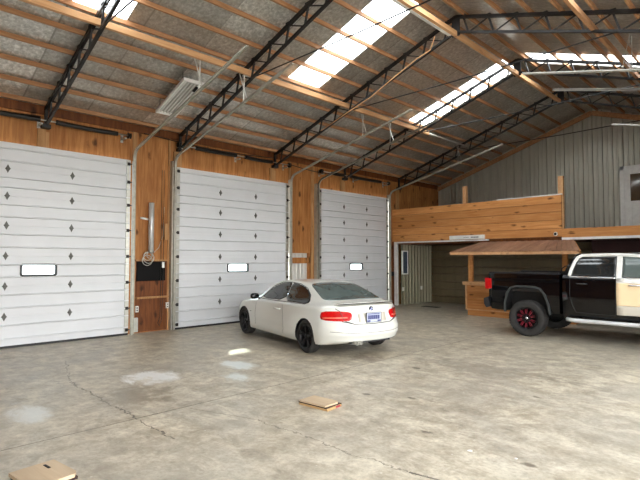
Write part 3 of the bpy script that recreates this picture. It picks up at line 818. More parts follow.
def to_obj(m, name='tmp'):
    me = bpy.data.meshes.new(name); me.from_pydata(m.v, [], m.f); me.update()
    bm = bmesh.new(); bm.from_mesh(me); bmesh.ops.remove_doubles(bm, verts=bm.verts, dist=1e-4)
    bmesh.ops.dissolve_degenerate(bm, edges=bm.edges, dist=1e-5)
    bmesh.ops.recalc_face_normals(bm, faces=bm.faces); bm.to_mesh(me); bm.free()
    o = bpy.data.objects.new(name, me); COL.objects.link(o); return o
def carve(m, cutters, name, mats, parent, inside, label=None):
    """cut the prisms out of the shell; inside(v) says which faces belong to the wells (second material)"""
    o = to_obj(m, name)
    for c in cutters:
        co = to_obj(c, 'cutter'); md = o.modifiers.new('cut', 'BOOLEAN'); md.operation = 'DIFFERENCE'; md.solver = 'EXACT'; md.object = co
    bpy.context.view_layer.update()
    ev = o.evaluated_get(bpy.context.evaluated_depsgraph_get()); me = bpy.data.meshes.new_from_object(ev)
    for ob in [x for x in COL.objects if x.name.startswith('cutter')]: bpy.data.objects.remove(ob)
    bpy.data.objects.remove(o)
    me.materials.clear()
    for k_ in mats: me.materials.append(M[k_])
    for p in me.polygons:
        w_ = inside(p.center, p.normal); p.material_index = 1 if w_ else 0; p.use_smooth = not w_
    bm = bmesh.new(); bm.from_mesh(me)
    for e in bm.edges:
        if len(e.link_faces) == 2 and e.calc_face_angle(0) > rad(38): e.smooth = False
    bvh = BVHTree.FromBMesh(bm); bm.to_mesh(me); bm.free()
    ob = bpy.data.objects.new(name, me); COL.objects.link(ob); ob.parent = parent; ob['_o'] = [0,0,0]
    if label: ob['label'] = label
    return ob, bvh
def smooth_poly(pts, it=2):
    for _ in range(it):
        q = []
        for i in range(len(pts)):
            a, b = pts[i], pts[(i+1) % len(pts)]
            q += [tuple(.78*x+.22*y for x, y in zip(a, b)), tuple(.22*x+.78*y for x, y in zip(a, b))]
        pts = q
    return pts
ZMAP = {}
def projector(bvh, mode):
    """mode: 'L' from +y side, 'R' from -y side, 'B' from behind (-x), 'F' front, 'T' from above"""
    zm = ZMAP.get(id(bvh))
    def pr(a, b, off):
        if zm and mode != 'T': b = zm(b)
        o, d = {'L': ((a, 3, b), (0, -1, 0)), 'R': ((a, -3, b), (0, 1, 0)), 'B': ((-5, a, b), (1, 0, 0)), 'F': ((7, a, b), (-1, 0, 0)), 'T': ((a, b, 4), (0, 0, -1))}[mode]
        h = bvh.ray_cast(Vector(o), Vector(d))
        if h[0] is None:
            g0 = Vector(o)+Vector(d)*3.2 if mode in 'LR' else Vector(o)+Vector(d)*4.5
            h = bvh.find_nearest(g0)
        nrm = h[1]
        if nrm.dot(Vector(d)) > 0: nrm = -nrm
        return h[0]+nrm*off
    return pr
def patch(bvh, mode, outline, name, mat, parent, off=.004, smooth_it=2, rings=9, label=None, skirt=-.004):
    pts = smooth_poly(outline, smooth_it) if smooth_it else outline
    # resample
    L = [0]; n = len(pts)
    for i in range(n): L.append(L[-1]+math.dist(pts[i], pts[(i+1) % n]))
    N = 72; rs = []
    for k_ in range(N):
        s = L[-1]*k_/N; i = max(j for j in range(n) if L[j] <= s+1e-9); t = (s-L[i])/max(1e-9, L[i+1]-L[i]); a, b = pts[i], pts[(i+1) % n]
        rs.append((a[0]+(b[0]-a[0])*t, a[1]+(b[1]-a[1])*t))
    c = (sum(p[0] for p in rs)/N, sum(p[1] for p in rs)/N); pr = projector(bvh, mode)
    m = MB(); vs = [pr(c[0], c[1], off)]; fs = []
    for q in range(1, rings+1):
        for p in rs: vs.append(pr(c[0]+(p[0]-c[0])*q/rings, c[1]+(p[1]-c[1])*q/rings, off))
    for p in rs: vs.append(pr(p[0], p[1], skirt))
    for k_ in range(N): fs.append((0, 1+k_, 1+(k_+1) % N))
    for q in range(rings):
        for k_ in range(N): fs.append((1+q*N+k_, 1+(q+1)*N+k_, 1+(q+1)*N+(k_+1) % N, 1+q*N+(k_+1) % N))
    m.add(vs, fs, 0, True)
    return m.build(name, mat, parent, origin=(0,0,0), label=label)
def ribbon(bvh, mode, path, r, off=0.0, n=6, closed=False, step=.04):
    pr = projector(bvh, mode); pts = []
    P = list(path) + ([path[0]] if closed else [])
    for i in range(len(P)-1):
        d = math.dist(P[i], P[i+1]); k_ = max(1, int(d/step))
        for j in range(k_): t = j/k_; pts.append(pr(P[i][0]+(P[i+1][0]-P[i][0])*t, P[i][1]+(P[i+1][1]-P[i][1])*t, off))
    if not closed: pts.append(pr(P[-1][0], P[-1][1], off))
    return MB().tube(pts, r, n, closed=closed)
def text_marks(s, size):
    """lettering as a mesh laid in the xy plane, centred"""
    cu = bpy.data.curves.new('lettering', 'FONT'); cu.body = s; cu.size = size; cu.align_x = 'CENTER'; cu.align_y = 'CENTER'; cu.extrude = .0015
    o = bpy.data.objects.new('lettering', cu); COL.objects.link(o); bpy.context.view_layer.update()
    me = bpy.data.meshes.new_from_object(o.evaluated_get(bpy.context.evaluated_depsgraph_get())); bpy.data.objects.remove(o)
    m = MB(); m.add([v.co.copy() for v in me.vertices], [list(p.vertices) for p in me.polygons]); return m

# ---- white coupe: x forward from the rear axle, y to its left
CO = (-6.33, 6.93, 0); CR = rad(167.6)
car = thing('coupe', 'white two-door coupe with dark wheels parked facing the middle garage door', 'car', CO, CR, local=True)
def cs(x, zb, w, wl, zs, ws, yg, zg, yr, zr, zt):
    return (x, [(0, zb), (w*.82, zb), (wl, zb+.05), (w, .42 if zb < .35 else .5), (w*.995, .60), (w*.985, zs-.10), (ws, zs), (yg, zg), (yg*.52+yr*.48, zg*.48+zr*.52), (yr, zr), (yr*.55, zr*.35+zt*.65), (0, zt)])
st = [cs(-.98, .30, .80, .76, .90, .72, .64, .945, .45, .965, .975),
      cs(-.80, .24, .855, .82, .92, .80, .72, .965, .50, .995, 1.005),
      cs(-.50, .20, .885, .85, .93, .85, .76, .985, .60, 1.03, 1.045),
      cs(-.30, .19, .888, .86, .935, .865, .77, .99, .60, 1.065, 1.085),
      cs(0, .18, .89, .865, .93, .87, .775, .985, .575, 1.175, 1.205),
      cs(.35, .17, .89, .87, .925, .868, .78, .975, .56, 1.28, 1.312),
      cs(.70, .17, .89, .87, .92, .865, .785, .965, .56, 1.33, 1.362),
      cs(1.10, .17, .885, .87, .91, .86, .785, .955, .57, 1.34, 1.38),
      cs(1.50, .17, .885, .87, .90, .86, .785, .945, .58, 1.315, 1.36),
      cs(1.80, .17, .885, .87, .89, .86, .785, .93, .60, 1.235, 1.29),
      cs(2.12, .17, .885, .87, .88, .86, .78, .92, .63, 1.075, 1.13),
      cs(2.42, .17, .885, .865, .865, .86, .77, .905, .65, .955, 1.00),
      cs(2.80, .18, .885, .86, .83, .85, .74, .87, .58, .91, .94),
      cs(3.25, .19, .86, .83, .76, .80, .68, .80, .48, .84, .86),
      cs(3.58, .22, .80, .76, .66, .70, .58, .69, .40, .71, .725)]
def carz(z): return z - .07*min(1, max(0, (z-.35)/.3))
def fxc(x, y, z):
    z0_ = z
    if x < -.2:
        k_ = ((-.2-x)/.78)**2
        zz = 0
        if z > .62: zz = .03+.12*min(1, (z-.62)/.36)
        elif z > .56: zz = .03*(z-.56)/.06
        if z < .42: zz = .10*((.42-z)/.2)
        x += k_*(zz + .30*(abs(y)/.80)**3.2)
    if x > 2.9:
        k_ = ((x-2.9)/.68)**2
        zz = .16*max(0, (z-.5)/.25)**1.5*.5 + .04*max(0, .4-z)/.2
        x -= k_*(zz + .38*(abs(y)/.8)**2.6)
    return Vector((x, y, carz(z0_)))
body_m = shell(st, fxc, 90, 5)
def circ(cx, cz, r, n=40): return [(cx+r*cos(2*PI*i/n), cz+r*sin(2*PI*i/n)) for i in range(n)]
cut = []
for cx in (0, 2.76):
    for s in (1, -1):
        c = MB(); lo, hi = sorted((s*.60, s*1.2)); c.prism(circ(cx, .305, .335), lo, hi, 'xz'); cut.append(c)
def in_well(c, n):
    for cx in (0, 2.76):
        d = math.hypot(c.x-cx, c.z-.305)
        if d < .339 and abs(c.y) > .595 and (abs(c.y) < .605 or d > .330): return True
    return c.z < .21 and n.z < -.8
body, bv = carve(body_m, cut, 'body', ['paintw', 'black'], car, in_well)
ZMAP[id(bv)] = carz
for s, md in ((1, 'L'), (-1, 'R')):
    patch(bv, md, [(2.06, .945), (1.88, 1.075), (1.66, 1.20), (1.35, 1.292), (1.06, 1.315), (.93, 1.315), (.92, .962)], 'door_window', 'glass', car, .003, 1)
    patch(bv, md, [(.955, .957), (.965, 1.318), (.62, 1.295), (.32, 1.225), (.12, 1.11), (.0, 1.0), (.06, .962), (.4, .957)], 'quarter_window', 'glass', car, .003, 1)
    ribbon(bv, md, [(2.12, .935), (1.88, 1.095), (1.66, 1.222), (1.35, 1.31), (.98, 1.325), (.62, 1.305), (.33, 1.235), (.12, 1.115), (.03, 1.01), (.09, .955), (.4, .948), (.98, .945), (1.5, .935)], .008, closed=True).build('window_trim', 'black', car, origin=(0,0,0))
    ribbon(bv, md, [(.90, .93), (.86, .70), (.82, .36), (.84, .26)], .0035).build('door_seam', 'flare', car, origin=(0,0,0))
    ribbon(bv, md, [(2.12, .90), (2.16, .60), (2.12, .30)], .0035).build('door_seam', 'flare', car, origin=(0,0,0))
    m = MB(); pr = projector(bv, md); p = [pr(x, .80, .0) for x in (.97, 1.0, 1.10, 1.2, 1.23)]
    q = [Vector((a.x, a.y+s*o_, a.z)) for a, o_ in zip(p, (0, .035, .045, .035, 0))]
    m.tube(q, [.012, .014, .016, .014, .012], 8); m.build('door_handle', 'paintw', car, origin=(0,0,0))
    # mirror
    mr = MB(); mr.lathe([(0, -.105), (.03, -.10), (.06, -.07), (.07, 0), (.065, .06), (.04, .09), (0, .10)], 18, 'y')
    mr.xf(Matrix.Translation((1.98, s*.975, .925)) @ Matrix.Diagonal((.75, 1, .95, 1)))
    mo = mr.build('side_mirror', 'paintb' if s > 0 else 'paintw', car, origin=(0,0,0))
    MB().bar((2.0, s*.84, .87), (1.98, s*.93, .90), .05, .03).build('mirror_arm', 'black', mo, origin=(0,0,0))
    # lamps
    lamp = patch(bv, 'B', [(s*.41, .80), (s*.43, .868), (s*.62, .885), (s*.84, .878), (s*.862, .80), (s*.858, .725), (s*.62, .712), (s*.45, .722)], 'tail_lamp', 'taillight', car, .005, 1)
    patch(bv, 'B', [(s*.50, .765), (s*.50, .785), (s*.84, .775), (s*.84, .755)], 'lamp_band', 'taillight_pale', lamp, .008, 0, 3)
    patch(bv, 'F', [(s*.40, .60), (s*.42, .66), (s*.60, .70), (s*.74, .69), (s*.72, .62), (s*.55, .585)], 'head_lamp', 'glassr', car, .004, 1)
    ribbon(bv, 'B', [(s*.62, .985), (s*.655, .92), (s*.60, .885), (s*.56, .72), (s*.40, .665)], .006, .003).build('boot_seam', 'black', car, origin=(0,0,0))
patch(bv, 'T', [(-.44, .0), (-.43, .40), (-.36, .66), (.0, .60), (.38, .52), (.47, .30), (.48, 0), (.47, -.30), (.38, -.52), (.0, -.60), (-.36, -.66), (-.43, -.40)], 'rear_window', 'glassr', car, .003, 2, 10)
patch(bv, 'T', [(2.40, 0), (2.36, .40), (2.25, .63), (2.1, .60), (1.75, .55), (1.66, .30), (1.64, 0), (1.66, -.30), (1.75, -.55), (2.1, -.60), (2.25, -.63), (2.36, -.40)], 'windscreen', 'glass', car, .003, 2, 10)
# boot lid: spoiler lip, seams, plate, badge
m = MB(); 
yy = [-.62, -.5, -.3, 0, .3, .5, .62]
top = [(-.865+.16*(abs(y)/.62)**3, y, .93+.022*(1-(abs(y)/.62)**4)) for y in yy]
vs = []
for x, y, z in top: vs += [(x-.015, y, z+.012), (x+.10, y, z+.004), (x+.02, y, z-.02), (x-.012, y, z-.006)]
fs = [(0,1,2,3)] + [(4*i+k_, 4*i+(k_+1) % 4, 4*i+4+(k_+1) % 4, 4*i+4+k_) for i in range(6) for k_ in range(4)] + [(24,27,26,25)]
m.add(vs, fs); m.build('spoiler', 'paintw', car, origin=(0,0,0))
m = MB(); m.tube([(x-.014, y, z-.006) for x, y, z in top], .008, 6); m.build('spoiler_shadow_gap', 'black', car, origin=(0,0,0))
ribbon(bv, 'B', [(-.60, .71), (-.40, .665), (0, .655), (.40, .665), (.60, .71)], .007).build('boot_seam', 'black', car, origin=(0,0,0))
ribbon(bv, 'B', [(-.78, .50), (-.4, .47), (0, .465), (.4, .47), (.78, .50)], .005, -.002).build('bumper_crease', 'flare', car, origin=(0,0,0))
patch(bv, 'B', [(-.31, .69), (-.31, .84), (.31, .84), (.31, .69)], 'plate_recess', 'primer_low', car, .002, 0, 4)
xb = min(projector(bv, 'B')(0, z_, .004).x for z_ in (.69, .845)) - .004
pl = MB().box((xb-.004, -.16, .615), (xb+.012, .16, .775)).build('licence_plate', 'plate', car, origin=(0,0,0))
m = MB()
for a_, b_ in (((-.168, .608), (-.16, .782)), ((.16, .608), (.168, .782)), ((-.16, .608), (.16, .615)), ((-.16, .775), (.16, .782))): m.box((xb-.006, a_[0], a_[1]), (xb+.012, b_[0], b_[1]))
m.build('plate_frame', 'flare', pl, origin=(0,0,0))
m = MB(); x = -.125
for i in range(6):
    m.box((xb-.006, x, .662), (xb-.003, x+.036, .735)); x += .044
m.box((xb-.006, -.13, .750), (xb-.003, .13, .764)); m.box((xb-.006, -.15, .622), (xb-.003, -.08, .648)); m.box((xb-.006, .08, .622), (xb-.003, .15, .648))
m.build('plate_lettering', 'blue', pl, origin=(0,0,0))
bx_ = projector(bv, 'B')(0, .905, .0).x
bd = MB().lathe([(0, -.008), (.030, -.008), (.046, -.004), (.048, .004)], 28, 'x', (bx_, 0, .835)).build('badge', 'black', car, origin=(0,0,0))
for q, mt in ((0, 'blue'), (1, 'plate'), (2, 'blue'), (3, 'plate')):
    vs = [(bx_-.0095, 0, .835)] + [(bx_-.0095, .030*cos(rad(90*q+9*i)), .835+.030*sin(rad(90*q+9*i))) for i in range(11)]
    MB().add(vs, [tuple(range(12))]).build('badge_quadrant', mt, bd, origin=(0,0,0))
m = MB()
for y in (.38, .29): m.lathe([(.028, 0), (.034, 0), (.034, .14), (.028, .14), (.028, 0)], 20, 'x', (-.955, y, .27))
m.build('exhaust_pipe', 'galv', car, origin=(0,0,0))
m = MB(); m.prism([(-.84, .25), (-.82, .31), (.50, .28), (.50, .20)], -.45, .45, 'xz'); m.build('rear_diffuser', 'black', car, origin=(0,0,0))
patch(bv, 'L', [(2.36, .62), (2.36, .635), (2.43, .635), (2.43, .62)], 'side_marker', 'black', car, .004, 0, 3)
# raised bonnet edge line
ribbon(bv, 'T', [(2.42, .60), (2.9, .58), (3.4, .45)], .003).build('bonnet_seam', 'flare', car, origin=(0,0,0))
ribbon(bv, 'T', [(2.42, -.60), (2.9, -.58), (3.4, -.45)], .003).build('bonnet_seam', 'flare', car, origin=(0,0,0))

def wheel(parent, cx, cy, R, W, rr, side, style):
    c = (cx, cy, R)
    t = MB(); h = W/2
    prof = [(rr, -h*.86), (rr+.02, -h*.98), (R-.05, -h), (R-.018, -h*.92), (R-.002, -h*.70), (R-.001, -h*.36), (R-.010, -h*.35), (R-.010, -h*.30), (R, -h*.29), (R, -.012), (R-.012, -.01), (R-.012, .01), (R, .012), (R, h*.29), (R-.010, h*.30), (R-.010, h*.35), (R-.001, h*.36), (R-.002, h*.70), (R-.018, h*.92), (R-.05, h), (rr+.02, h*.98), (rr, h*.86), (rr-.012, h*.6), (rr-.012, -h*.6), (rr, -h*.86)]
    t.lathe(prof, 56, 'y', c)
    if style == 'truck':
        for k_ in range(40):
            a = 2*PI*k_/40
            for sy in (-.62, -.2, .2, .62):
                aa = a + (0.08 if sy in (-.2, .62) else 0)
                p = Vector((cx+(R-.004)*cos(aa), cy+h*sy, R+(R-.004)*sin(aa))); q = Vector((cx+(R-.004)*cos(aa+.1), cy+h*sy, R+(R-.004)*sin(aa+.1)))
                t.bar(p, q, h*.34, .012, up=(p-Vector(c)))
    w_ = t.build('wheel', 'rubber', parent, origin=(0,0,0), flat_angle=50)
    o = side*h*.72
    rim = MB(); rim.lathe([(rr-.002, o+side*.03), (rr-.016, o+side*.03), (rr-.03, o), (rr-.03, -o)], 48, 'y', c)
    rim.lathe([(0, -side*h*.3), (rr-.02, -side*h*.3)], 40, 'y', c)
    rim.lathe([(0, o), (.055, o), (.065, o-side*.02), (.07, -side*.05)], 28, 'y', c)
    n = 5 if style == 'car' else 10; acc = MB()
    for k_ in range(n):
        a = 2*PI*k_/n + .3
        offs = (-.13, .13) if style == 'car' else (0,)
        for da in offs:
            p = Vector((cx+.05*cos(a), cy+o-side*.012, R+.05*sin(a))); q = Vector((cx+(rr-.02)*cos(a+da), cy+o+side*.008, R+(rr-.02)*sin(a+da)))
            rim.bar(p, q, .030 if style == 'car' else .034, .03, up=(0, side, 0))
            if style == 'truck':
                d = (q-p).normalized(); nn = Vector((-d.z, 0, d.x))
                for s2 in (-1, 1): acc.bar(p+d*.05+nn*.012*s2+Vector((0, side*.017, 0)), q-d*.03+nn*.018*s2+Vector((0, side*.017, 0)), .009, .006, up=(0, side, 0))
    ro = rim.build('rim', 'rimdark', w_, origin=(0,0,0))
    if style == 'truck': acc.build('spoke_accent', 'red', w_, origin=(0,0,0), label='red painted spoke edges')
    MB().lathe([(0, o+side*.012), (.022, o+side*.010), (.030, o)], 20, 'y', c).build('hub_cap', 'chrome' if style == 'truck' else 'rimdark', w_, origin=(0,0,0))
    return w_
for cx in (0, 2.76):
    for s in (1, -1): wheel(car, cx, s*.775, .306, .20, .225, s, 'car')
m = MB()
for cx in (0, 2.76): m.tube([(cx, -.6, .306), (cx, .6, .306)], .04, 10)
m.build('axle', 'black', car, origin=(0,0,0))

# ---- black crew-cab pickup: x forward from the rear axle, y to its left; faces the shut bay on the right
PO = (-4.43, 11.90, 0); PR = rad(0)
trk = thing('pickup_truck', 'black crew-cab pickup with beige front door parked in front of the bar', 'truck', PO, PR, local=True)
# cargo bed
def bs(x, zb, w, zt):
    return (x, [(0, zb), (w*.8, zb), (w-.03, zb+.03), (w, .80), (w+.004, 1.0), (w-.004, 1.18), (w-.025, 1.30), (w-.03, zt-.03), (w-.06, zt), (w*.7, zt), (0, zt)])
stb = [bs(-.92, .60, .97, 1.40), bs(-.86, .56, .985, 1.41), bs(-.5, .55, .995, 1.41), bs(.0, .55, 1.0, 1.405), (bs(.72, .55, .99, 1.395))]
def fxb(x, y, z):
    if x < -.7: x += ((-.7-x)/.22)**2*(.10*(abs(y)/.97)**8 + .02*max(0, z-1.1))
    return Vector((x, y, z))
bed_m = shell(stb, fxb, 40, 5)
arch = [(-.46, .40), (-.47, .72), (-.42, .95), (-.33, 1.075), (-.20, 1.115), (.20, 1.115), (.33, 1.075), (.42, .95), (.50, .72), (.53, .40)]
cut = []
for s in (1, -1):
    lo, hi = sorted((s*.62, s*1.3)); cut.append(MB().prism(arch, lo, hi, 'xz'))
cut.append(MB().box((-.84, -.90+.06, .98), (.68, .84, 1.6)))      # open load bed
def in_arch(c, n): return (abs(c.y) < .985 and c.z < 1.13 and (abs(n.y) < .3 or abs(c.y) < .63) and abs(c.y) > .615 and -.55 < c.x < .56) or (abs(c.y) < .86 and c.z > .97 and -.845 < c.x < .69)
bed, bvb = carve(bed_m, cut, 'cargo_bed', ['paintb', 'black'], trk, in_arch)
for s in (1, -1):
    p0 = [(-.47, .52)] + arch[1:-1] + [(.52, .52)]
    m = MB(); pts = [(a, s*1.0, b) for a, b in p0]; m.rect_path(pts, .06, .04, side=(0, 1, 0)); m.build('fender_flare', 'flare', trk, origin=(0,0,0))
    m = MB(); m.box((-.86, s*.90-.075 if s > 0 else s*.90-.065, 1.395), (.70, s*.90+.065 if s > 0 else s*.90+.075, 1.432)); m.build('bed_rail', 'bedrail', trk, origin=(0,0,0))
    l_ = MB(); l_.prism([(-.90, 1.02), (-.945, 1.03), (-.955, 1.27), (-.92, 1.29), (-.80, 1.27), (-.79, 1.04)], s*.86, s*1.004, 'xz'); l_.build('tail_lamp', 'taillight', trk, origin=(0,0,0), bevel=.006)
m = MB(); m.box((-.93, -.85, .62), (-.87, .85, 1.40)); m.build('tailgate', 'paintb', trk, origin=(0,0,0), bevel=.012)
MB().box((-.945, -.12, 1.24), (-.93, .12, 1.30)).build('tailgate_handle', 'black', trk, origin=(0,0,0))
m = MB(); m.prism([(-1.00, .66), (-1.01, .80), (-.90, .84), (-.84, .62), (-.95, .58)], -.97, .97, 'xz'); m.build('rear_bumper', 'bedrail', trk, origin=(0,0,0), bevel=.012)
# cab and nose
def ks(x, zb, w, zs, ws, yg, zg, yr, zr, zt):
    return (x, [(0, zb), (w*.8, zb), (w-.03, zb+.03), (w, .80), (w+.003, 1.0), (w-.006, 1.2), (ws, zs), (yg, zg), ((yg+yr)/2, (zg+zr)/2), (yr, zr), (yr*.8, zr*.35+zt*.65), (0, zt)])
stc = [ks(.78, .47, .98, 1.33, .965, .935, 1.38, .80, 1.78, 1.84),
       ks(.90, .47, .99, 1.33, .97, .935, 1.38, .79, 1.80, 1.865),
       ks(1.4, .47, .995, 1.33, .97, .935, 1.375, .775, 1.825, 1.885),
       ks(2.1, .47, .995, 1.325, .97, .93, 1.37, .77, 1.82, 1.885),
       ks(2.5, .47, .995, 1.32, .97, .93, 1.36, .78, 1.77, 1.84),
       ks(2.75, .47, .995, 1.31, .97, .925, 1.35, .80, 1.62, 1.70),
       ks(3.05, .47, .995, 1.29, .96, .90, 1.32, .80, 1.37, 1.42),
       ks(3.4, .50, .995, 1.27, .95, .88, 1.29, .74, 1.32, 1.34),
       ks(4.1, .52, .99, 1.22, .93, .86, 1.25, .70, 1.28, 1.30),
       ks(4.62, .55, .95, 1.10, .88, .82, 1.14, .66, 1.17, 1.18)]
def fxk(x, y, z):
    if x < 1.0 and z > 1.35: x += .30*((z-1.35)/.5)**1.5*max(0, (1.0-x)/.22)*.8
    if x > 4.2: x -= ((x-4.2)/.42)**2*(.16*(abs(y)/.95)**4)
    return Vector((x, y, z))
cab_m = shell(stc, fxk, 80, 5)
archf = [(a+3.645, b-.03) for a, b in arch]
cut = []
for s in (1, -1):
    lo, hi = sorted((s*.62, s*1.3)); cut.append(MB().prism(archf, lo, hi, 'xz'))
def in_archf(c, n): return abs(c.y) < .985 and c.z < 1.10 and (abs(n.y) < .3 or abs(c.y) < .63) and abs(c.y) > .615 and 3.1 < c.x < 4.2
cab, bvc = carve(cab_m, cut, 'cab', ['paintb', 'black'], trk, in_archf)
for s, md in ((-1, 'R'), (1, 'L')):
    pts = [(a, s*1.0, b) for a, b in [(3.175, .5)] + archf[1:-1] + [(4.165, .5)]]
    MB().rect_path(pts, .06, .05, side=(0, 1, 0)).build('fender_flare', 'flare', trk, origin=(0,0,0))
    # white ribbon paints reflected sky along roof rail and rear pillar; centre pillar white too
    wf = 'sheen_white'
    patch(bvc, md, [(.885, 1.345), (.90, 1.50), (1.0, 1.76), (1.10, 1.825), (1.14, 1.79), (1.05, 1.72), (.975, 1.54), (.955, 1.38), (1.76, 1.375), (1.76, 1.345)], 'rear_pillar_trim', 'chrome', trk, .004, 0, 1) if False else None
    ribbon(bvc, md, [(.91, 1.365), (.935, 1.50), (.99, 1.66), (1.05, 1.76), (1.13, 1.80), (1.8, 1.812), (2.45, 1.77)], .034, .006, 10).build('roof_sheen', 'white', trk, origin=(0,0,0))
    ribbon(bvc, md, [(.91, 1.352), (1.77, 1.345)], .016, .002, 8).build('belt_trim', 'chrome', trk, origin=(0,0,0))
    patch(bvc, md, [(.95, 1.385), (.965, 1.54), (1.02, 1.69), (1.09, 1.765), (1.16, 1.775), (1.765, 1.785), (1.765, 1.375), (1.3, 1.38)], 'rear_door_window', 'glass', trk, .005, 0)
    patch(bvc, md, [(1.775, 1.345), (1.775, 1.80), (1.875, 1.80), (1.875, 1.345)], 'centre_pillar', 'white', trk, .010, 0, 3)
    patch(bvc, md, [(1.885, 1.375), (1.885, 1.785), (2.40, 1.765), (2.60, 1.60), (2.80, 1.375)], 'front_door_window', 'glassr' if s < 0 else 'glass', trk, .006, 0)
    fd = patch(bvc, md, [(1.79, .80), (1.79, 1.35), (2.86, 1.345), (2.90, 1.1), (2.88, .80)], 'front_door', 'primer', trk, .008, 0, label='beige front door skin')
    patch(bvc, md, [(1.79, .62), (1.79, .795), (2.88, .795), (2.86, .62)], 'lower_door_panel', 'primer_low', fd, .008, 0, 4)
    patch(bvc, md, [(1.792, 1.25), (1.792, 1.345), (2.84, 1.34), (2.85, 1.25)], 'upper_door_band', 'white', fd, .011, 0, 3)
    ribbon(bvc, md, [(1.79, .80), (2.88, .80)], .007, .006).build('door_moulding', 'primer_low', fd, origin=(0,0,0))
    ribbon(bvc, md, [(.93, 1.34), (.93, .95), (.98, .75), (1.04, .62), (1.77, .60), (1.78, 1.34)], .004).build('rear_door_seam', 'black', trk, origin=(0,0,0))
    for x in (2.0, 1.05):
        pr = projector(bvc, md); pt = [pr(x+dx, 1.215, 0) for dx in (0, .03, .11, .19, .22)]
        q = [Vector((a.x, a.y+s*o_, a.z)) for a, o_ in zip(pt, (.008, .04, .05, .04, .008))]
        MB().tube(q, [.012, .016, .018, .016, .012], 8).build('door_handle', 'chrome' if x > 1.5 else 'paintb', trk, origin=(0,0,0))
    m = MB(); m.tube([(.88, s*1.06, .47), (1.0, s*1.07, .455), (3.0, s*1.07, .455), (3.1, s*1.05, .46)], .042, 12); m.build('running_board', 'alu', trk, origin=(0,0,0))
    m = MB()
    for x in (1.1, 2.0, 2.9): m.bar((x, s*.80, .52), (x, s*1.05, .46), .06, .03)
    m.build('step_bracket', 'black', trk, origin=(0,0,0))
    mr = MB(); mr.box((2.68, min(s*1.02, s*1.24), 1.33), (2.80, max(s*1.02, s*1.24), 1.60)); mo = mr.build('side_mirror', 'chrome', trk, origin=(0,0,0), bevel=.02)
    MB().bar((2.75, s*.93, 1.38), (2.74, s*1.05, 1.40), .06, .04).build('mirror_arm', 'black', mo, origin=(0,0,0))
m = text_marks('N  FAR', .10); m.xf(Matrix.Translation((2.34, -1.0, 1.02)) @ Matrix.Rotation(PI/2, 4, 'X'))
yd = projector(bvc, 'R')(2.34, 1.02, .010).y
m.xf(Matrix.Translation((0, yd+1.0, 0))); m.build('door_lettering', 'primer_low', trk, origin=(0,0,0))
patch(bvc, 'T', [(3.02, 0), (2.99, .5), (2.9, .78), (2.60, .74), (2.52, .4), (2.50, 0), (2.52, -.4), (2.60, -.74), (2.9, -.78), (2.99, -.5)], 'windscreen', 'glass', trk, .004, 1)
patch(bvc, 'B', [(-.68, 1.42), (-.62, 1.74), (.62, 1.74), (.68, 1.42)], 'rear_window', 'glass', trk, .004, 1)
m = MB(); m.box((4.50, -.62, .72), (4.66, .62, 1.10)); m.build('grille', 'chrome', trk, origin=(0,0,0), bevel=.02)
m = MB(); m.prism([(4.45, .42), (4.74, .46), (4.74, .66), (4.55, .72)], -.95, .95, 'xz'); m.build('front_bumper', 'chrome', trk, origin=(0,0,0), bevel=.02)
for s in (1, -1): MB().box((4.42, min(s*.64, s*.93), .82), (4.585, max(s*.64, s*.93), 1.06)).build('head_lamp', 'glassr', trk, origin=(0,0,0), bevel=.02)
m = MB(); m.box((-.9, -.50, .50), (4.3, -.40, .60)); m.box((-.9, .40, .50), (4.3, .50, .60)); m.box((.3, -.4, .42), (1.4, .1, .56)); m.build('chassis', 'black', trk, origin=(0,0,0))
m = MB(); m.tube([(0, -.72, .40), (0, .72, .40)], .05, 10); m.lathe([(0, -.16), (.12, -.12), (.16, 0), (.12, .12), (0, .16)], 20, 'y', (0, 0, .40)); m.tube([(3.645, -.72, .40), (3.645, .72, .40)], .05, 10); m.build('axle', 'black', trk, origin=(0,0,0))
m = MB(); m.tube([(.60, -.5, 1.42), (.62, -.5, 1.52), (.68, -.48, 1.57), (.76, -.46, 1.58)], .012, 6); m.build('cargo_strap', 'black', trk, origin=(0,0,0))
for cx in (0, 3.645):
    for s in (1, -1): wheel(trk, cx, s*.86, .402, .27, .25, s, 'truck')

# ------------------------------------------------------------------ scraps on the floor
r = thing('board_stack', 'small flat stack of wood boards lying on the open concrete in the foreground', 'board', (-4.09, 4.05, 0), rad(6), local=True)
MB().box((-.20, -.135, .0), (.23, .13, .022)).build('lower_board', 'chip', r)
m = MB(); m.box((-.21, -.13, .022), (.21, .135, .034)); m.build('middle_layer', 'darkedge', r)
m = MB(); m.prism([(-.20, -.13), (.19, -.125), (.205, .09), (.17, .13), (-.19, .13)], .034, .052, 'xy'); m.build('top_board', 'cardboard', r)
MB().box((.225, .02, .004), (.236, .10, .022)).build('red_tag', 'red', r)
MB().box((.10, .131, .002), (.22, .145, .03)).build('dark_strip', 'black', r)
r = thing('board_piece', 'flat tan board with dark edges at the bottom left corner of the floor', 'board', (-4.25, 1.17, 0), rad(8), local=True)
MB().box((-.20, -.165, .0), (.21, .16, .022)).build('lower_board', 'darkedge', r)
m = MB(); m.prism([(-.21, -.175), (.20, -.175), (.215, .13), (.17, .165), (-.20, .16)], .022, .05, 'xy'); m.build('top_board', 'cardboard', r)
MB().box((-.14, .05, .0505), (-.05, .07, .054)).build('dark_nick', 'black', r)
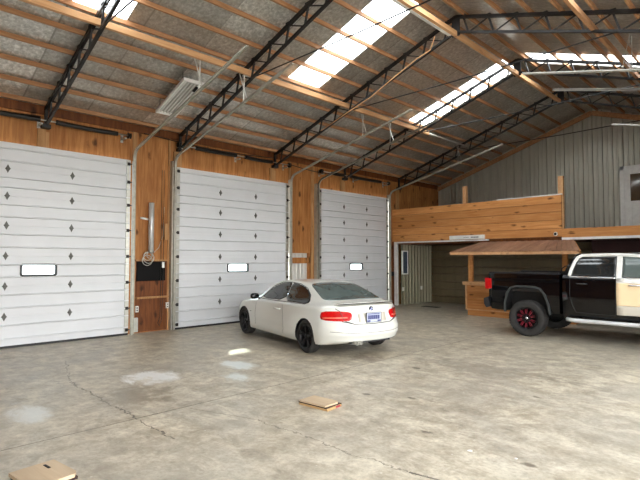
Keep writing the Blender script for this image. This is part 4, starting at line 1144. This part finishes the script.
for i, (x, y, sz) in enumerate(((-2.18, 4.03, .03), (-1.81, 4.16, .018))):
    m = MB(); m.prism([(x, y), (x+sz, y+sz*.2), (x+sz*1.3, y+sz*.8), (x+sz*.4, y+sz)], .001, .008, 'xy')
    tag(m.build('paper_scrap', 'white', origin=(x, y, 0)), ['larger white scrap on the concrete at the lower right', 'smaller white scrap on the concrete at the lower right'][i], 'scrap')

# ------------------------------------------------------------------ light
W = bpy.data.worlds.new('sky'); SC.world = W; W.use_nodes = True
nt = W.node_tree; bg = nt.nodes['Background']
tc = nt.nodes.new('ShaderNodeTexCoord'); sp = nt.nodes.new('ShaderNodeSeparateXYZ'); cr = nt.nodes.new('ShaderNodeValToRGB')
nt.links.new(tc.outputs['Generated'], sp.inputs[0]); nt.links.new(sp.outputs[2], cr.inputs['Fac']); nt.links.new(cr.outputs['Color'], bg.inputs['Color'])
cr.color_ramp.elements[0].position = 0.0; cr.color_ramp.elements[0].color = (1, .98, .94, 1)
cr.color_ramp.elements[1].position = .7; cr.color_ramp.elements[1].color = (.82, .90, 1, 1)
bg.inputs['Strength'].default_value = 6.0
sun = bpy.data.lights.new('sun', 'SUN'); sun.energy = 1.6; sun.angle = rad(.8); sun.color = (1, .86, .62)
so = bpy.data.objects.new('sun', sun); COL.objects.link(so); so.rotation_euler = Vector((3.42, -2.28, -1.5)).to_track_quat('-Z', 'Y').to_euler()

# ------------------------------------------------------------------ camera
cam = bpy.data.cameras.new('camera'); cam.sensor_width = 36; cam.lens = 27.0; cam.clip_end = 300; cam.clip_start = .05
co = bpy.data.objects.new('camera', cam); COL.objects.link(co)
co.location = (0, 0, 1.72); co.rotation_euler = (PI/2 + math.atan(19.5/480), 0, rad(45.2))
SC.camera = co
SC.view_settings.view_transform = 'Standard'; SC.view_settings.look = 'None'; SC.view_settings.gamma = 1; SC.view_settings.use_curve_mapping = False
SC.view_settings.exposure = 0.92
SC.cycles.max_bounces = 10; SC.cycles.diffuse_bounces = 6; SC.cycles.transparent_max_bounces = 8
SC.cycles.use_denoising = True
for o in bpy.data.objects:
    if '_o' in o: del o['_o']
